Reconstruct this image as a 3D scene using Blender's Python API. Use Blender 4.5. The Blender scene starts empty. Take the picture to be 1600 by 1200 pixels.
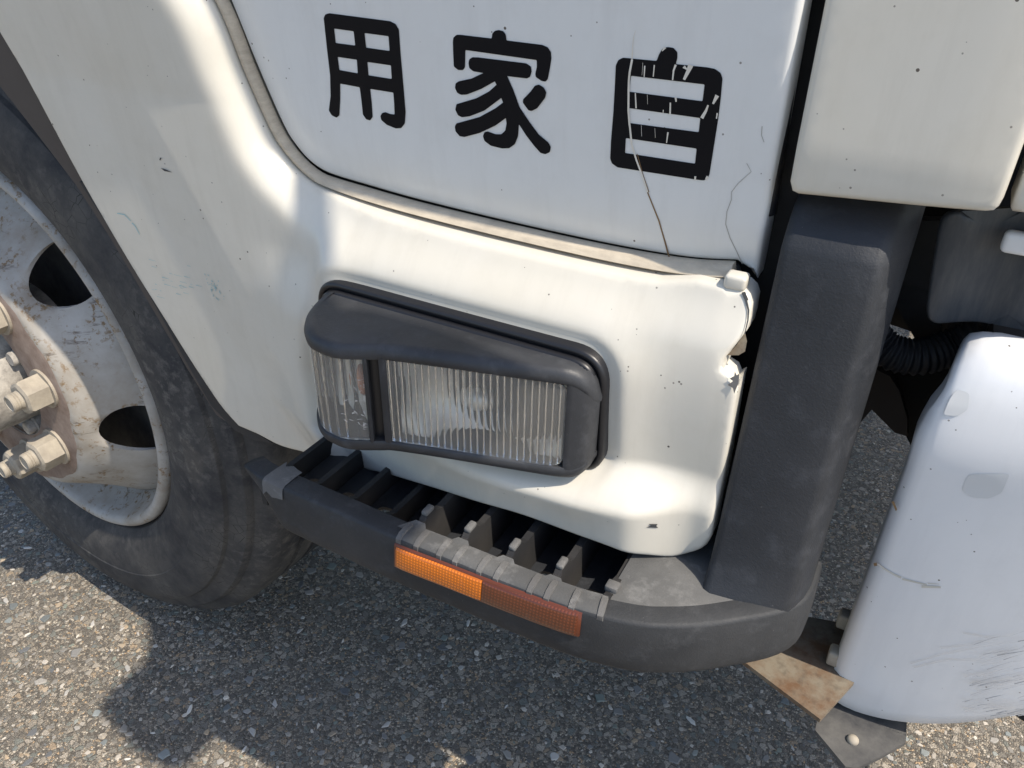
import bpy, bmesh, math, random
import numpy as np
from mathutils import Vector, Matrix
from mathutils.geometry import delaunay_2d_cdt

scene = bpy.context.scene
col = scene.collection
rng = np.random.default_rng(7)
random.seed(7)

# ------------------------------------------------------------------ camera, sky, sun, exposure
YAW, PITCH, ROLL = map(math.radians, (-28.1, 32.3, -0.95))
FPX, CX, CY = 1250.0, 800.0, 600.0            # focal length and centre in photo pixels (1600 wide)
CAM = np.array([0.0, -0.4515, 0.9425])
def cam_axes():
    cy, sy, cp, sp = math.cos(YAW), math.sin(YAW), math.cos(PITCH), math.sin(PITCH)
    f = np.array([sy*cp, cy*cp, -sp]); r = np.array([cy, -sy, 0.0]); d = np.cross(f, r)
    c, s = math.cos(ROLL), math.sin(ROLL)
    return r*c + d*s, -r*s + d*c, f
AR, AD, AF = cam_axes()
cd = bpy.data.cameras.new('camera')
cam = bpy.data.objects.new('camera', cd); col.objects.link(cam)
M = Matrix(((AR[0], -AD[0], -AF[0], CAM[0]), (AR[1], -AD[1], -AF[1], CAM[1]), (AR[2], -AD[2], -AF[2], CAM[2]), (0, 0, 0, 1)))
cam.matrix_world = M
cd.sensor_width = 36.0; cd.lens = FPX/1600*36.0; cd.clip_start = 0.02; cd.clip_end = 3000
scene.camera = cam

SUN = Vector((0.555, -0.091, 0.825)).normalized()
world = bpy.data.worlds.new('World'); scene.world = world; world.use_nodes = True
wn = world.node_tree; bg = wn.nodes['Background']
sky = wn.nodes.new('ShaderNodeTexSky'); sky.sky_type = 'NISHITA'; sky.sun_disc = False
sky.sun_elevation = math.asin(SUN.z); sky.sun_rotation = math.radians(90)
sky.air_density = 1.0; sky.dust_density = 1.5; sky.ozone_density = 1.0
wn.links.new(sky.outputs[0], bg.inputs[0]); bg.inputs[1].default_value = 0.120
sl = bpy.data.lights.new('sun', 'SUN'); sl.energy = 2.85; sl.angle = math.radians(0.53); sl.color = (1.0, 0.915, 0.79)
so = bpy.data.objects.new('sun', sl); col.objects.link(so)
so.rotation_euler = SUN.to_track_quat('Z', 'Y').to_euler(); so.location = (3, 0, 5)
scene.view_settings.view_transform = 'Standard'; scene.view_settings.look = 'None'
scene.view_settings.exposure = 0.93; scene.view_settings.gamma = 1.0
scene.view_settings.use_curve_mapping = False
scene.render.engine = 'CYCLES'
cy = scene.cycles
cy.max_bounces = 10; cy.diffuse_bounces = 4; cy.glossy_bounces = 5; cy.transmission_bounces = 10; cy.transparent_max_bounces = 8
cy.use_denoising = True
cy.caustics_reflective = False; cy.caustics_refractive = True; cy.sample_clamp_indirect = 3.0

# ------------------------------------------------------------------ measuring: where a line of sight meets a plane or a surface
def ray(px, py):
    return AF + AR*((px-CX)/FPX) + AD*((py-CY)/FPX)
def aty(px, py, y):
    d = ray(px, py); t = (y-CAM[1])/d[1]; return CAM + t*d
def atz(px, py, z):
    d = ray(px, py); t = (z-CAM[2])/d[2]; return CAM + t*d
def ats(px, py, fun, y=-0.03):
    p = aty(px, py, y)
    for _ in range(25):
        y = y + 0.7*(float(fun(np.array([p[0]]), np.array([p[2]]))[0]) - y)
        p = aty(px, py, y)
    return p
def xz(pts, y):                                  # photo outline on the plane y -> list of (x, z)
    return [(p[0], p[2]) for p in (aty(a, b, y) for a, b in pts)]
def spline(pts, step=0.004, closed=False):
    P = np.array(pts, float); n = len(P); out = []
    rngs = range(n) if closed else range(n-1)
    for i in rngs:
        p1, p2 = P[i], P[(i+1) % n]
        p0 = P[i-1] if (closed or i > 0) else 2*p1-p2
        p3 = P[(i+2) % n] if (closed or i+2 < n) else 2*p2-p1
        k = max(1, int(np.linalg.norm(p2-p1)/step))
        for j in range(k):
            t = j/k
            out.append(0.5*((2*p1)+(-p0+p2)*t+(2*p0-5*p1+4*p2-p3)*t*t+(-p0+3*p1-3*p2+p3)*t**3))
    if not closed: out.append(P[-1])
    return np.array(out)
def lin(pts, step=0.004, closed=False):
    P = np.array(pts, float); n = len(P); out = []
    for i in (range(n) if closed else range(n-1)):
        p1, p2 = P[i], P[(i+1) % n]; k = max(1, int(np.linalg.norm(p2-p1)/step))
        for j in range(k): out.append(p1+(p2-p1)*j/k)
    if not closed: out.append(P[-1])
    return np.array(out)
def roundpoly(pts, r, seg=6):                     # polygon with every corner rounded
    P = [np.array(p, float) for p in pts]; n = len(P); out = []
    for i in range(n):
        a, b, c = P[i-1], P[i], P[(i+1) % n]
        u = (a-b); v = (c-b); lu, lv = np.linalg.norm(u), np.linalg.norm(v)
        d = min(r, lu*0.45, lv*0.45); s = b+u/lu*d; e = b+v/lv*d
        for k in range(seg+1):
            t = k/seg; out.append((1-t)**2*s+2*t*(1-t)*b+t*t*e)
    return np.array(out)
def seg_dist(Q, poly, closed=True):               # distance of each point of Q to a polyline
    Q = np.asarray(Q, float); P = np.asarray(poly, float)
    A = P if closed else P[:-1]; B = np.roll(P, -1, 0) if closed else P[1:]
    best = np.full(len(Q), 1e9)
    AB = B-A; L2 = (AB**2).sum(1)+1e-18
    for s in range(0, len(Q), 4000):
        q = Q[s:s+4000, None, :]
        t = np.clip(((q-A)*AB).sum(2)/L2, 0, 1)
        d = ((q-(A+t[..., None]*AB))**2).sum(2).min(1)
        best[s:s+4000] = np.sqrt(d)
    return best
def inside(Q, poly):
    Q = np.asarray(Q, float); P = np.asarray(poly, float); x, z = Q[:, 0], Q[:, 1]
    res = np.zeros(len(Q), bool); n = len(P)
    for i in range(n):
        x1, z1 = P[i]; x2, z2 = P[(i+1) % n]
        if z1 == z2: continue
        c = ((z1 > z) != (z2 > z)) & (x < (x2-x1)*(z-z1)/(z2-z1)+x1)
        res ^= c
    return res
def sstep(a, b, x):
    t = np.clip((x-a)/(b-a), 0, 1); return t*t*(3-2*t)

# ------------------------------------------------------------------ materials
def lin_c(c): return tuple(c)+(1.0,)
class NT:
    def __init__(s, name):
        s.m = bpy.data.materials.new(name); s.m.use_nodes = True; s.t = s.m.node_tree
        s.b = s.t.nodes['Principled BSDF']; s.tc = s.t.nodes.new('ShaderNodeTexCoord')
    def n(s, typ, **kw):
        nd = s.t.nodes.new('ShaderNode'+typ)
        for k, v in kw.items():
            if k in nd.inputs: nd.inputs[k].default_value = v
            else: setattr(nd, k, v)
        return nd
    def l(s, a, b): s.t.links.new(a, b)
    def coord(s, scale=(1, 1, 1), src='Object', rot=(0, 0, 0)):
        mp = s.n('Mapping'); mp.inputs['Scale'].default_value = scale; mp.inputs['Rotation'].default_value = rot; s.l(s.tc.outputs[src], mp.inputs[0]); return mp.outputs[0]
    def noise(s, scale, detail=4, rough=0.55, vec=None, dist=0.0):
        nd = s.n('TexNoise', Scale=scale, Detail=detail, Roughness=rough, Distortion=dist)
        s.l(vec or s.tc.outputs['Object'], nd.inputs['Vector']); return nd.outputs['Fac']
    def voro(s, scale, feature='F1', vec=None, out='Distance', rand=1.0):
        nd = s.n('TexVoronoi', feature=feature, Scale=scale, Randomness=rand); s.l(vec or s.tc.outputs['Object'], nd.inputs['Vector']); return nd.outputs[out]
    def ramp(s, fac, stops, interp='LINEAR'):
        nd = s.n('ValToRGB'); cr = nd.color_ramp; cr.interpolation = interp
        while len(cr.elements) < len(stops): cr.elements.new(0.5)
        for e, (p, c) in zip(cr.elements, stops):
            e.position = p; e.color = lin_c(c) if hasattr(c, '__len__') else (c, c, c, 1)
        s.l(fac, nd.inputs[0]); return nd.outputs[0]
    def mix(s, fac, a, b, blend='MIX'):
        nd = s.n('Mix', data_type='RGBA', blend_type=blend)
        for sock, v in ((nd.inputs[0], fac), (nd.inputs[6], a), (nd.inputs[7], b)):
            if hasattr(v, 'is_output'): s.l(v, sock)
            elif hasattr(v, '__len__'): sock.default_value = lin_c(v)
            else: sock.default_value = v
        return nd.outputs[2]
    def math(s, op, a, b=0.5):
        nd = s.n('Math', operation=op)
        for sock, v in ((nd.inputs[0], a), (nd.inputs[1], b)):
            if hasattr(v, 'is_output'): s.l(v, sock)
            else: sock.default_value = v
        return nd.outputs[0]
    def bump(s, h, strength, dist=0.001, normal=None):
        nd = s.n('Bump', Strength=strength, Distance=dist); s.l(h, nd.inputs['Height'])
        if normal: s.l(normal, nd.inputs['Normal'])
        return nd.outputs[0]
    def set(s, **kw):
        for k, v in kw.items():
            k = {'base': 'Base Color', 'rough': 'Roughness', 'metal': 'Metallic', 'coat': 'Coat Weight', 'coatr': 'Coat Roughness', 'normal': 'Normal',
                 'spec': 'Specular IOR Level', 'trans': 'Transmission Weight', 'ior': 'IOR', 'alpha': 'Alpha', 'aniso': 'Anisotropic'}[k]
            i = s.b.inputs[k]
            if hasattr(v, 'is_output'): s.l(v, i)
            elif hasattr(v, '__len__'): i.default_value = lin_c(v)
            else: i.default_value = v
        return s.m

def m_paint(name, base, stain, speck=0.5, rough=0.42, coat=0.35):
    a = NT(name)
    big = a.noise(6.0, 5, 0.6); fine = a.noise(38.0, 5, 0.65)
    c = a.mix(a.ramp(big, [(0.45, 0.0), (0.75, 0.55)]), base, stain)
    c = a.mix(a.ramp(fine, [(0.5, 0.0), (0.8, 0.25)]), c, tuple(x*0.86 for x in stain))
    # sparse dark stone-chip specks
    v = a.n('TexVoronoi', feature='F1', Scale=95.0); a.l(a.tc.outputs['Object'], v.inputs['Vector'])
    r = a.n('SeparateColor'); a.l(v.outputs['Color'], r.inputs[0])
    dot = a.math('LESS_THAN', v.outputs['Distance'], a.math('ADD', a.math('MULTIPLY', r.outputs[1], 0.06), 0.028))
    pick = a.math('GREATER_THAN', r.outputs[0], 1.0-0.26*speck)
    c = a.mix(a.math('MULTIPLY', dot, pick), c, (0.10, 0.085, 0.07))
    v2 = a.n('TexVoronoi', feature='F1', Scale=210.0); a.l(a.tc.outputs['Object'], v2.inputs['Vector'])
    r2 = a.n('SeparateColor'); a.l(v2.outputs['Color'], r2.inputs[0])
    d2 = a.math('LESS_THAN', v2.outputs['Distance'], a.math('ADD', a.math('MULTIPLY', r2.outputs[1], 0.10), 0.05))
    clus = a.ramp(a.noise(7.0, 3, 0.5), [(0.42, 0.0), (0.62, 1.0)])
    p2 = a.math('GREATER_THAN', a.math('ADD', r2.outputs[0], a.math('MULTIPLY', clus, 0.10*speck)), 1.0-0.03*speck)
    c = a.mix(a.math('MULTIPLY', a.math('MULTIPLY', d2, p2), 0.8), c, (0.16, 0.14, 0.12))
    # faint rubbing streaks
    st = a.noise(30.0, 6, 0.7, a.coord((1.2, 1.0, 14.0)))
    film = a.noise(9.0, 7, 0.7, a.coord((6.0, 1.0, 0.8)))
    c = a.mix(a.ramp(film, [(0.48, 0.0), (0.78, 0.22)]), c, tuple(x*0.72 for x in stain))
    ro = a.ramp(st, [(0.3, rough-0.08), (0.75, rough+0.14)])
    nrm = a.bump(a.noise(260, 2, 0.5), 0.05, 0.0006)
    nrm = a.bump(a.noise(9, 2, 0.5), 0.12, 0.002, nrm)
    return a.set(base=c, rough=ro, coat=coat, coatr=0.12, normal=nrm)
MAT = {}
MAT['cab_white'] = m_paint('cab_white_paint', (0.665, 0.63, 0.55), (0.61, 0.565, 0.465), 1.0)
MAT['door_white'] = m_paint('door_white_paint', (0.765, 0.77, 0.755), (0.72, 0.71, 0.675), 0.7)
MAT['bumper_white'] = m_paint('bumper_white_paint', (0.79, 0.795, 0.80), (0.755, 0.76, 0.765), 1.6, 0.36, 0.4)

def m_plastic(name, base, fade, rough=0.55, grain=1.0):
    a = NT(name)
    big = a.noise(9, 5, 0.62); f = a.noise(60, 5, 0.7)
    c = a.mix(a.ramp(big, [(0.4, 0.0), (0.72, 1.0)]), base, fade)
    c = a.mix(a.ramp(f, [(0.52, 0.0), (0.8, 0.5)]), c, tuple(min(1, x*1.9+0.01) for x in fade))
    w = a.noise(480, 3, 0.6)
    c = a.mix(a.ramp(a.noise(420, 1, 0.5), [(0.78, 0.0), (0.82, 0.35)]), c, (0.15, 0.145, 0.14))
    nrm = a.bump(w, 0.32*grain, 0.0007); nrm = a.bump(a.voro(900), 0.18*grain, 0.0004, nrm)
    return a.set(base=c, rough=a.ramp(f, [(0.3, rough-0.06), (0.8, rough+0.15)]), normal=nrm, spec=0.45)
MAT['black_plastic'] = m_plastic('black_plastic', (0.020, 0.022, 0.026), (0.030, 0.032, 0.037))
a = None
MAT['worn_plastic'] = m_plastic('worn_grey_plastic', (0.020, 0.022, 0.025), (0.042, 0.043, 0.045), 0.66)
MAT['lamp_plastic'] = m_plastic('lamp_black_plastic', (0.019, 0.020, 0.023), (0.048, 0.050, 0.055), 0.48, 0.5)
MAT['scraped'] = m_plastic('scraped_plastic', (0.10, 0.097, 0.094), (0.17, 0.167, 0.16), 0.75, 1.4)
MAT['tread_grey'] = m_plastic('tread_grey_plastic', (0.075, 0.075, 0.074), (0.145, 0.143, 0.138), 0.75)
a = NT('gasket_rubber'); MAT['gasket'] = a.set(base=(0.012, 0.012, 0.014), rough=0.38, normal=a.bump(a.noise(200), 0.1, 0.0004))
a = NT('matte_black'); MAT['dark'] = a.set(base=a.mix(a.ramp(a.noise(12, 6, 0.65), [(0.4, 0.0), (0.75, 1.0)]), (0.012, 0.012, 0.013), (0.035, 0.032, 0.03)), rough=0.8)
a = NT('letter_black'); MAT['letter'] = a.set(base=(0.007, 0.007, 0.009), rough=0.5, spec=0.12, normal=a.bump(a.noise(120, 3), 0.05, 0.0005))
a = NT('aged_sealant'); n_ = a.noise(70, 6, 0.7, a.coord((1, 1, 4)))
MAT['seal'] = a.set(base=a.mix(a.ramp(n_, [(0.38, 0.0), (0.7, 1.0)]), (0.56, 0.485, 0.375), (0.42, 0.36, 0.28)), rough=0.65, normal=a.bump(n_, 0.2, 0.0006))
a = NT('rust_line'); MAT['rust_line'] = a.set(base=a.mix(a.noise(60, 4), (0.13, 0.065, 0.025), (0.30, 0.20, 0.10)), rough=0.8)
a = NT('primer_chip'); MAT['chip'] = a.set(base=(0.05, 0.052, 0.055), rough=0.6)
a = NT('pale_crack'); MAT['crack'] = a.set(base=a.mix(a.noise(90, 4), (0.80, 0.77, 0.70), (0.66, 0.60, 0.50)), rough=0.6)
a = NT('rub_mark'); MAT['rub'] = a.set(base=(0.60, 0.575, 0.51), rough=0.5)
a = NT('hairline_dirt'); MAT['hairline'] = a.set(base=(0.38, 0.36, 0.33), rough=0.7)
a = NT('teal_scuff'); MAT['teal'] = a.set(base=(0.30, 0.50, 0.53), rough=0.6)
a = NT('primer_patch'); MAT['patch'] = a.set(base=(0.66, 0.67, 0.67), rough=0.35, coat=0.3, coatr=0.1)
a = NT('bare_scratch'); MAT['scratch'] = a.set(base=(0.86, 0.87, 0.88), rough=0.25, metal=0.3)
a = NT('dark_scratch'); MAT['scratch_dark'] = a.set(base=(0.40, 0.40, 0.41), rough=0.5)
a = NT('torn_metal'); MAT['torn'] = a.set(base=(0.25, 0.25, 0.25), rough=0.4, metal=0.6, normal=a.bump(a.noise(160, 5), 0.6, 0.001))
a = NT('rusty_iron'); n_ = a.noise(28, 8, 0.7); n2 = a.noise(130, 4, 0.6)
c_ = a.mix(a.ramp(n_, [(0.4, 0.0), (0.62, 1.0)]), (0.20, 0.17, 0.125), (0.13, 0.07, 0.035))
MAT['rust'] = a.set(base=a.mix(a.ramp(n2, [(0.5, 0.0), (0.8, 0.7)]), c_, (0.05, 0.035, 0.025)), rough=0.85, normal=a.bump(n2, 0.4, 0.001))
a = NT('dirty_iron'); n_ = a.noise(22, 8, 0.7)
MAT['iron'] = a.set(base=a.mix(a.ramp(n_, [(0.35, 0.0), (0.7, 1.0)]), (0.035, 0.035, 0.038), (0.13, 0.12, 0.105)), rough=0.75, normal=a.bump(a.noise(220, 4), 0.4, 0.0008))

a = NT('dirty_plate'); n_ = a.noise(16, 8, 0.7)
MAT['iron_grey'] = a.set(base=a.mix(a.ramp(n_, [(0.35, 0.0), (0.7, 1.0)]), (0.04, 0.04, 0.042), (0.15, 0.143, 0.13)), rough=0.8, normal=a.bump(a.noise(150, 5), 0.5, 0.001))
# wheel paint: dull silver-cream with rust freckles and dark scratches
a = NT('wheel_paint'); n1 = a.noise(14, 7, 0.65); n2 = a.noise(120, 5, 0.7); n3 = a.noise(26, 4, 0.6)
c_ = a.mix(a.ramp(n1, [(0.35, 0.0), (0.7, 1.0)]), (0.45, 0.435, 0.405), (0.29, 0.25, 0.20))
fr = a.math('MULTIPLY', a.ramp(n2, [(0.54, 0.0), (0.60, 1.0)]), a.ramp(n3, [(0.46, 0.0), (0.58, 1.0)]))
c_ = a.mix(fr, c_, (0.22, 0.145, 0.075))
vv = a.coord((12, 5, 75), 'Object', (0.0, 0.95, 0.0)); sc = a.noise(2.6, 9, 0.72, vv, 0.6)
c_ = a.mix(a.math('MULTIPLY', a.ramp(sc, [(0.57, 0.0), (0.62, 0.9)]), a.ramp(n3, [(0.50, 0.0), (0.60, 1.0)])), c_, (0.13, 0.105, 0.085))
MAT['wheel'] = a.set(base=c_, rough=0.55, normal=a.bump(n2, 0.12, 0.0006), spec=0.4)
a = NT('wheel_face_rust'); n1 = a.noise(30, 7, 0.7)
MAT['face_rust'] = a.set(base=a.mix(a.ramp(n1, [(0.35, 0.0), (0.72, 1.0)]), (0.17, 0.115, 0.085), (0.33, 0.26, 0.215)), rough=0.85, normal=a.bump(n1, 0.3, 0.0008))
a = NT('dusty_nut'); n1 = a.noise(50, 7, 0.7)
MAT['nut'] = a.set(base=a.mix(a.ramp(n1, [(0.35, 0.0), (0.72, 1.0)]), (0.42, 0.37, 0.29), (0.27, 0.235, 0.19)), rough=0.7, normal=a.bump(a.noise(200, 5), 0.35, 0.0008))
a = NT('dusty_hub'); n1 = a.noise(25, 7, 0.7)
MAT['hub'] = a.set(base=a.mix(a.ramp(n1, [(0.4, 0.0), (0.68, 1.0)]), (0.50, 0.46, 0.40), (0.10, 0.09, 0.08)), rough=0.7, normal=a.bump(a.noise(200, 5), 0.3, 0.0008))
# tyre rubber with dust, scuffs and fine cracks
a = NT('tyre_rubber'); n1 = a.noise(11, 8, 0.7); n2 = a.noise(70, 6, 0.72); n4 = a.noise(5, 3, 0.5)
c_ = a.mix(a.ramp(n1, [(0.38, 0.0), (0.72, 1.0)]), (0.028, 0.029, 0.033), (0.105, 0.098, 0.088))
c_ = a.mix(a.math('MULTIPLY', a.ramp(n2, [(0.50, 0.0), (0.74, 0.75)]), a.ramp(n4, [(0.4, 0.1), (0.65, 1.0)])), c_, (0.20, 0.185, 0.165))
v = a.voro(70, 'DISTANCE_TO_EDGE')
c_ = a.mix(a.math('MULTIPLY', a.ramp(v, [(0.0, 1.0), (0.025, 0.0)]), a.ramp(n1, [(0.52, 0.0), (0.6, 1.0)])), c_, (0.008, 0.008, 0.008))
MAT['tyre'] = a.set(base=c_, rough=0.78, normal=a.bump(n2, 0.45, 0.0012), spec=0.35)
a = NT('liner_brown'); n1 = a.noise(16, 7, 0.65)
MAT['liner'] = a.set(base=a.mix(n1, (0.075, 0.06, 0.05), (0.11, 0.092, 0.078)), rough=0.9)
a = NT('splash_guard'); n1 = a.noise(6, 7, 0.65); n2 = a.noise(50, 6, 0.7, a.coord((3, 1, 0.5)))
MAT['splash'] = a.set(base=a.mix(a.ramp(n2, [(0.42, 0.0), (0.72, 1.0)]), (0.045, 0.05, 0.058), (0.085, 0.086, 0.086)), rough=0.42, normal=a.bump(n1, 0.2, 0.002))
# lamp
a = NT('clear_lens'); MAT['lens'] = a.set(base=(0.95, 0.94, 0.90), rough=0.03, trans=0.91, ior=1.45)
a = NT('lamp_chrome'); MAT['chrome'] = a.set(base=(0.88, 0.86, 0.82), rough=0.45, metal=0.6)
a = NT('lamp_bowl_grey'); MAT['bowl'] = a.set(base=(0.80, 0.77, 0.72), rough=0.5, metal=0.6)
a = NT('amber_bulb'); MAT['bulb'] = a.set(base=(0.62, 0.20, 0.08), rough=0.3)
def m_reflex(name, base, rough):
    a = NT(name)
    v = a.n('TexChecker', Scale=420.0); a.l(a.coord((1, 0.0, 1)), v.inputs['Vector'])
    ck = a.n('TexBrick', Scale=260.0); a.l(a.coord((1, 1, 1)), ck.inputs['Vector'])
    w1 = a.n('TexWave', wave_type='BANDS', bands_direction='X', Scale=130.0); a.l(a.tc.outputs['Object'], w1.inputs['Vector'])
    w2 = a.n('TexWave', wave_type='BANDS', bands_direction='Z', Scale=130.0); a.l(a.tc.outputs['Object'], w2.inputs['Vector'])
    h = a.math('MULTIPLY', w1.outputs['Fac'], w2.outputs['Fac'])
    c = a.mix(a.ramp(h, [(0.1, 0.0), (0.7, 1.0)]), tuple(x*0.55 for x in base), base)
    c = a.mix(a.ramp(a.noise(45, 6, 0.7), [(0.6, 0.0), (0.8, 0.6)]), c, tuple(x*0.5+0.05 for x in base))
    return a.set(base=c, rough=rough, coat=0.7, coatr=0.08, normal=a.bump(h, 0.25, 0.0006))
MAT['amber'] = m_reflex('amber_reflector', (0.80, 0.20, 0.008), 0.25)
MAT['amber_dull'] = m_reflex('dull_amber_reflector', (0.16, 0.040, 0.012), 0.3)
a = NT('reflector_frame'); MAT['reflector_frame'] = a.set(base=(0.12, 0.028, 0.008), rough=0.4, coat=0.4)
a = NT('window_glass'); MAT['glass'] = a.set(base=(0.02, 0.024, 0.026), rough=0.04, spec=0.7)

# ------------------------------------------------------------------ mesh helpers
def mesh_obj(name, verts, faces, mat, parent=None, smooth=True, label=None, kind=None, sharp=None):
    me = bpy.data.meshes.new(name)
    me.from_pydata([tuple(map(float, v)) for v in verts], [], [tuple(int(i) for i in f) for f in faces])
    me.update()
    if mat is not None: me.materials.append(MAT[mat] if isinstance(mat, str) else mat)
    if smooth:
        me.polygons.foreach_set('use_smooth', [True]*len(me.polygons))
        if sharp is not None: me.set_sharp_from_angle(angle=math.radians(sharp))
    o = bpy.data.objects.new(name, me); col.objects.link(o)
    if parent is not None: o.parent = parent
    if label: o['label'] = label
    if kind: o['kind'] = kind
    return o
def thing(name, label, cat):
    o = bpy.data.objects.new(name, None); col.objects.link(o); o['label'] = label; o['category'] = cat; return o
def recalc(o):
    bm = bmesh.new(); bm.from_mesh(o.data); bmesh.ops.recalc_face_normals(bm, faces=bm.faces); bm.to_mesh(o.data); bm.free(); return o
def inset(loop, d):                                # shift a closed loop inward (towards its inside)
    P = np.asarray(loop, float); T = np.roll(P, -1, 0)-np.roll(P, 1, 0); T /= np.linalg.norm(T, axis=1)[:, None]+1e-12
    area = 0.5*np.sum(P[:, 0]*np.roll(P[:, 1], -1)-np.roll(P[:, 0], -1)*P[:, 1])
    N = np.c_[-T[:, 1], T[:, 0]]*(1 if area > 0 else -1)
    return P+N*d
def sheet(name, outline, fun, mat, parent, spacing=0.006, edge=0.0, depth=0.012, holes=(), label=None, sharp=None, step=None, out=True, jitter=0.0):
    """A pressed panel: outline in x,z; fun gives its depth y; edges rolled back by radius edge and returned by depth (towards +y)."""
    O = np.asarray(outline, float)
    loops = [O]+[np.asarray(h, float) for h in holes]
    fr = (0.0, 0.12, 0.35, 0.65, 1.0) if edge > 0 else (0.0,)
    pts = []; edges = []
    for li, L in enumerate(loops):
        b = len(pts); n = len(L)
        pts += [tuple(p) for p in L]; edges += [(b+i, b+(i+1) % n) for i in range(n)]
    nb = len(pts)
    if edge > 0:
        for li, L in enumerate(loops):
            for f in fr[1:]:
                q = inset(L, edge*f if li == 0 else -edge*f)
                dd = seg_dist(q, L)
                pts += [tuple(p) for p, d in zip(q, dd) if d > edge*f*0.85]
    lo, hi = O.min(0), O.max(0)
    gx = np.arange(lo[0], hi[0], spacing); gz = np.arange(lo[1], hi[1], spacing*0.866)
    G = np.array([(x+(0.5*spacing if j % 2 else 0), z) for j, z in enumerate(gz) for x in gx])
    keep = inside(G, O)
    for h in holes: keep &= ~inside(G, h)
    G = G[keep]
    if len(G):
        dm = seg_dist(G, O)
        for h in holes: dm = np.minimum(dm, seg_dist(G, h))
        G = G[dm > max(edge*1.2, spacing*0.45)]
        pts += [tuple(p) for p in G]
    r = delaunay_2d_cdt([Vector(p) for p in pts], edges, [], 2 if holes else 1, 1e-6)
    V = np.array([tuple(v) for v in r[0]]); F = [list(f) for f in r[2]]
    if holes or True:
        C = np.array([V[f].mean(0) for f in F]); k = inside(C, O)
        for h in holes: k &= ~inside(C, h)
        F = [f for f, kk in zip(F, k) if kk]
    d = seg_dist(V, O)
    for h in holes: d = np.minimum(d, seg_dist(V, h))
    y = fun(V[:, 0], V[:, 1])
    if edge > 0:
        e = np.clip(edge-d, 0, edge); y = y+edge-np.sqrt(np.maximum(edge**2-e**2, 0))
    verts = [(v[0], yy, v[1]) for v, yy in zip(V, y)]
    # orient to -y
    out_f = []
    for f in F:
        a, b, c = V[f[0]], V[f[1]], V[f[2]]
        cr = (b[0]-a[0])*(c[1]-a[1])-(b[1]-a[1])*(c[0]-a[0])
        out_f.append(f if cr > 0 else f[::-1])
    # skirt from boundary edges
    if depth:
        cnt = {}
        for f in out_f:
            for i in range(len(f)):
                u, w = f[i], f[(i+1) % len(f)]; cnt[(u, w)] = 1
        bnd = [(u, w) for (u, w) in cnt if (w, u) not in cnt]
        mp = {}
        for u, w in bnd:
            for q in (u, w):
                if q not in mp:
                    mp[q] = len(verts); x_, y_, z_ = verts[q]; verts.append((x_, y_+depth, z_))
        for u, w in bnd: out_f.append([w, u, mp[u], mp[w]])
    return mesh_obj(name, verts, out_f, mat, parent, True, label, sharp=sharp if sharp is not None else 50)
def grid_faces(nu, nv, closed_u=False, closed_v=False):
    F = []
    for i in range(nu if closed_u else nu-1):
        for j in range(nv if closed_v else nv-1):
            F.append((i*nv+j, ((i+1) % nu)*nv+j, ((i+1) % nu)*nv+(j+1) % nv, i*nv+(j+1) % nv))
    return F
def loft(name, rings, mat, parent, closed=True, caps=True, smooth=True, sharp=40, label=None):
    rings = [np.asarray(r, float) for r in rings]; nv = len(rings[0]); V = np.concatenate(rings)
    F = grid_faces(len(rings), nv, False, closed)
    if caps and closed: F += [tuple(range(nv))[::-1], tuple((len(rings)-1)*nv+i for i in range(nv))]
    return recalc(mesh_obj(name, V, F, mat, parent, smooth, label, sharp=sharp))
def lathe_pts(profile, n, axis_map):
    V = []
    for k in range(n):
        t = 2*math.pi*k/n
        for r, o in profile: V.append(axis_map(r*math.cos(t), o, r*math.sin(t)))
    return V, grid_faces(n, len(profile), True, False)
def tube(name, path, rad, mat, parent, seg=10, ridges=0, label=None):
    P = np.asarray(path, float); n = len(P); rings = []
    up = np.array([0, 0, 1.0])
    for i in range(n):
        t = P[min(i+1, n-1)]-P[max(i-1, 0)]; t /= np.linalg.norm(t)
        a = np.cross(t, up); a = a/np.linalg.norm(a) if np.linalg.norm(a) > 1e-6 else np.array([1.0, 0, 0]); b = np.cross(t, a)
        r = rad[i] if hasattr(rad, '__len__') else rad
        rings.append([P[i]+r*(math.cos(q)*a+math.sin(q)*b) for q in np.linspace(0, 2*math.pi, seg, endpoint=False)])
    return loft(name, rings, mat, parent, sharp=60, label=label)
def box_vf(x0, x1, y0, y1, z0, z1):
    V = [(x0, y0, z0), (x1, y0, z0), (x1, y1, z0), (x0, y1, z0), (x0, y0, z1), (x1, y0, z1), (x1, y1, z1), (x0, y1, z1)]
    return V, [(0, 3, 2, 1), (4, 5, 6, 7), (0, 1, 5, 4), (1, 2, 6, 5), (2, 3, 7, 6), (3, 0, 4, 7)]
def bevel_box(name, dims, mat, parent, r=0.003, seg=2, label=None, rot=None):
    V, F = box_vf(*dims); o = mesh_obj(name, V, F, mat, parent, True, label)
    bm = bmesh.new(); bm.from_mesh(o.data)
    bmesh.ops.bevel(bm, geom=bm.edges[:], offset=r, segments=seg, profile=0.5, affect='EDGES')
    bm.to_mesh(o.data); bm.free(); o.data.polygons.foreach_set('use_smooth', [True]*len(o.data.polygons)); o.data.set_sharp_from_angle(angle=math.radians(45))
    return o
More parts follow.
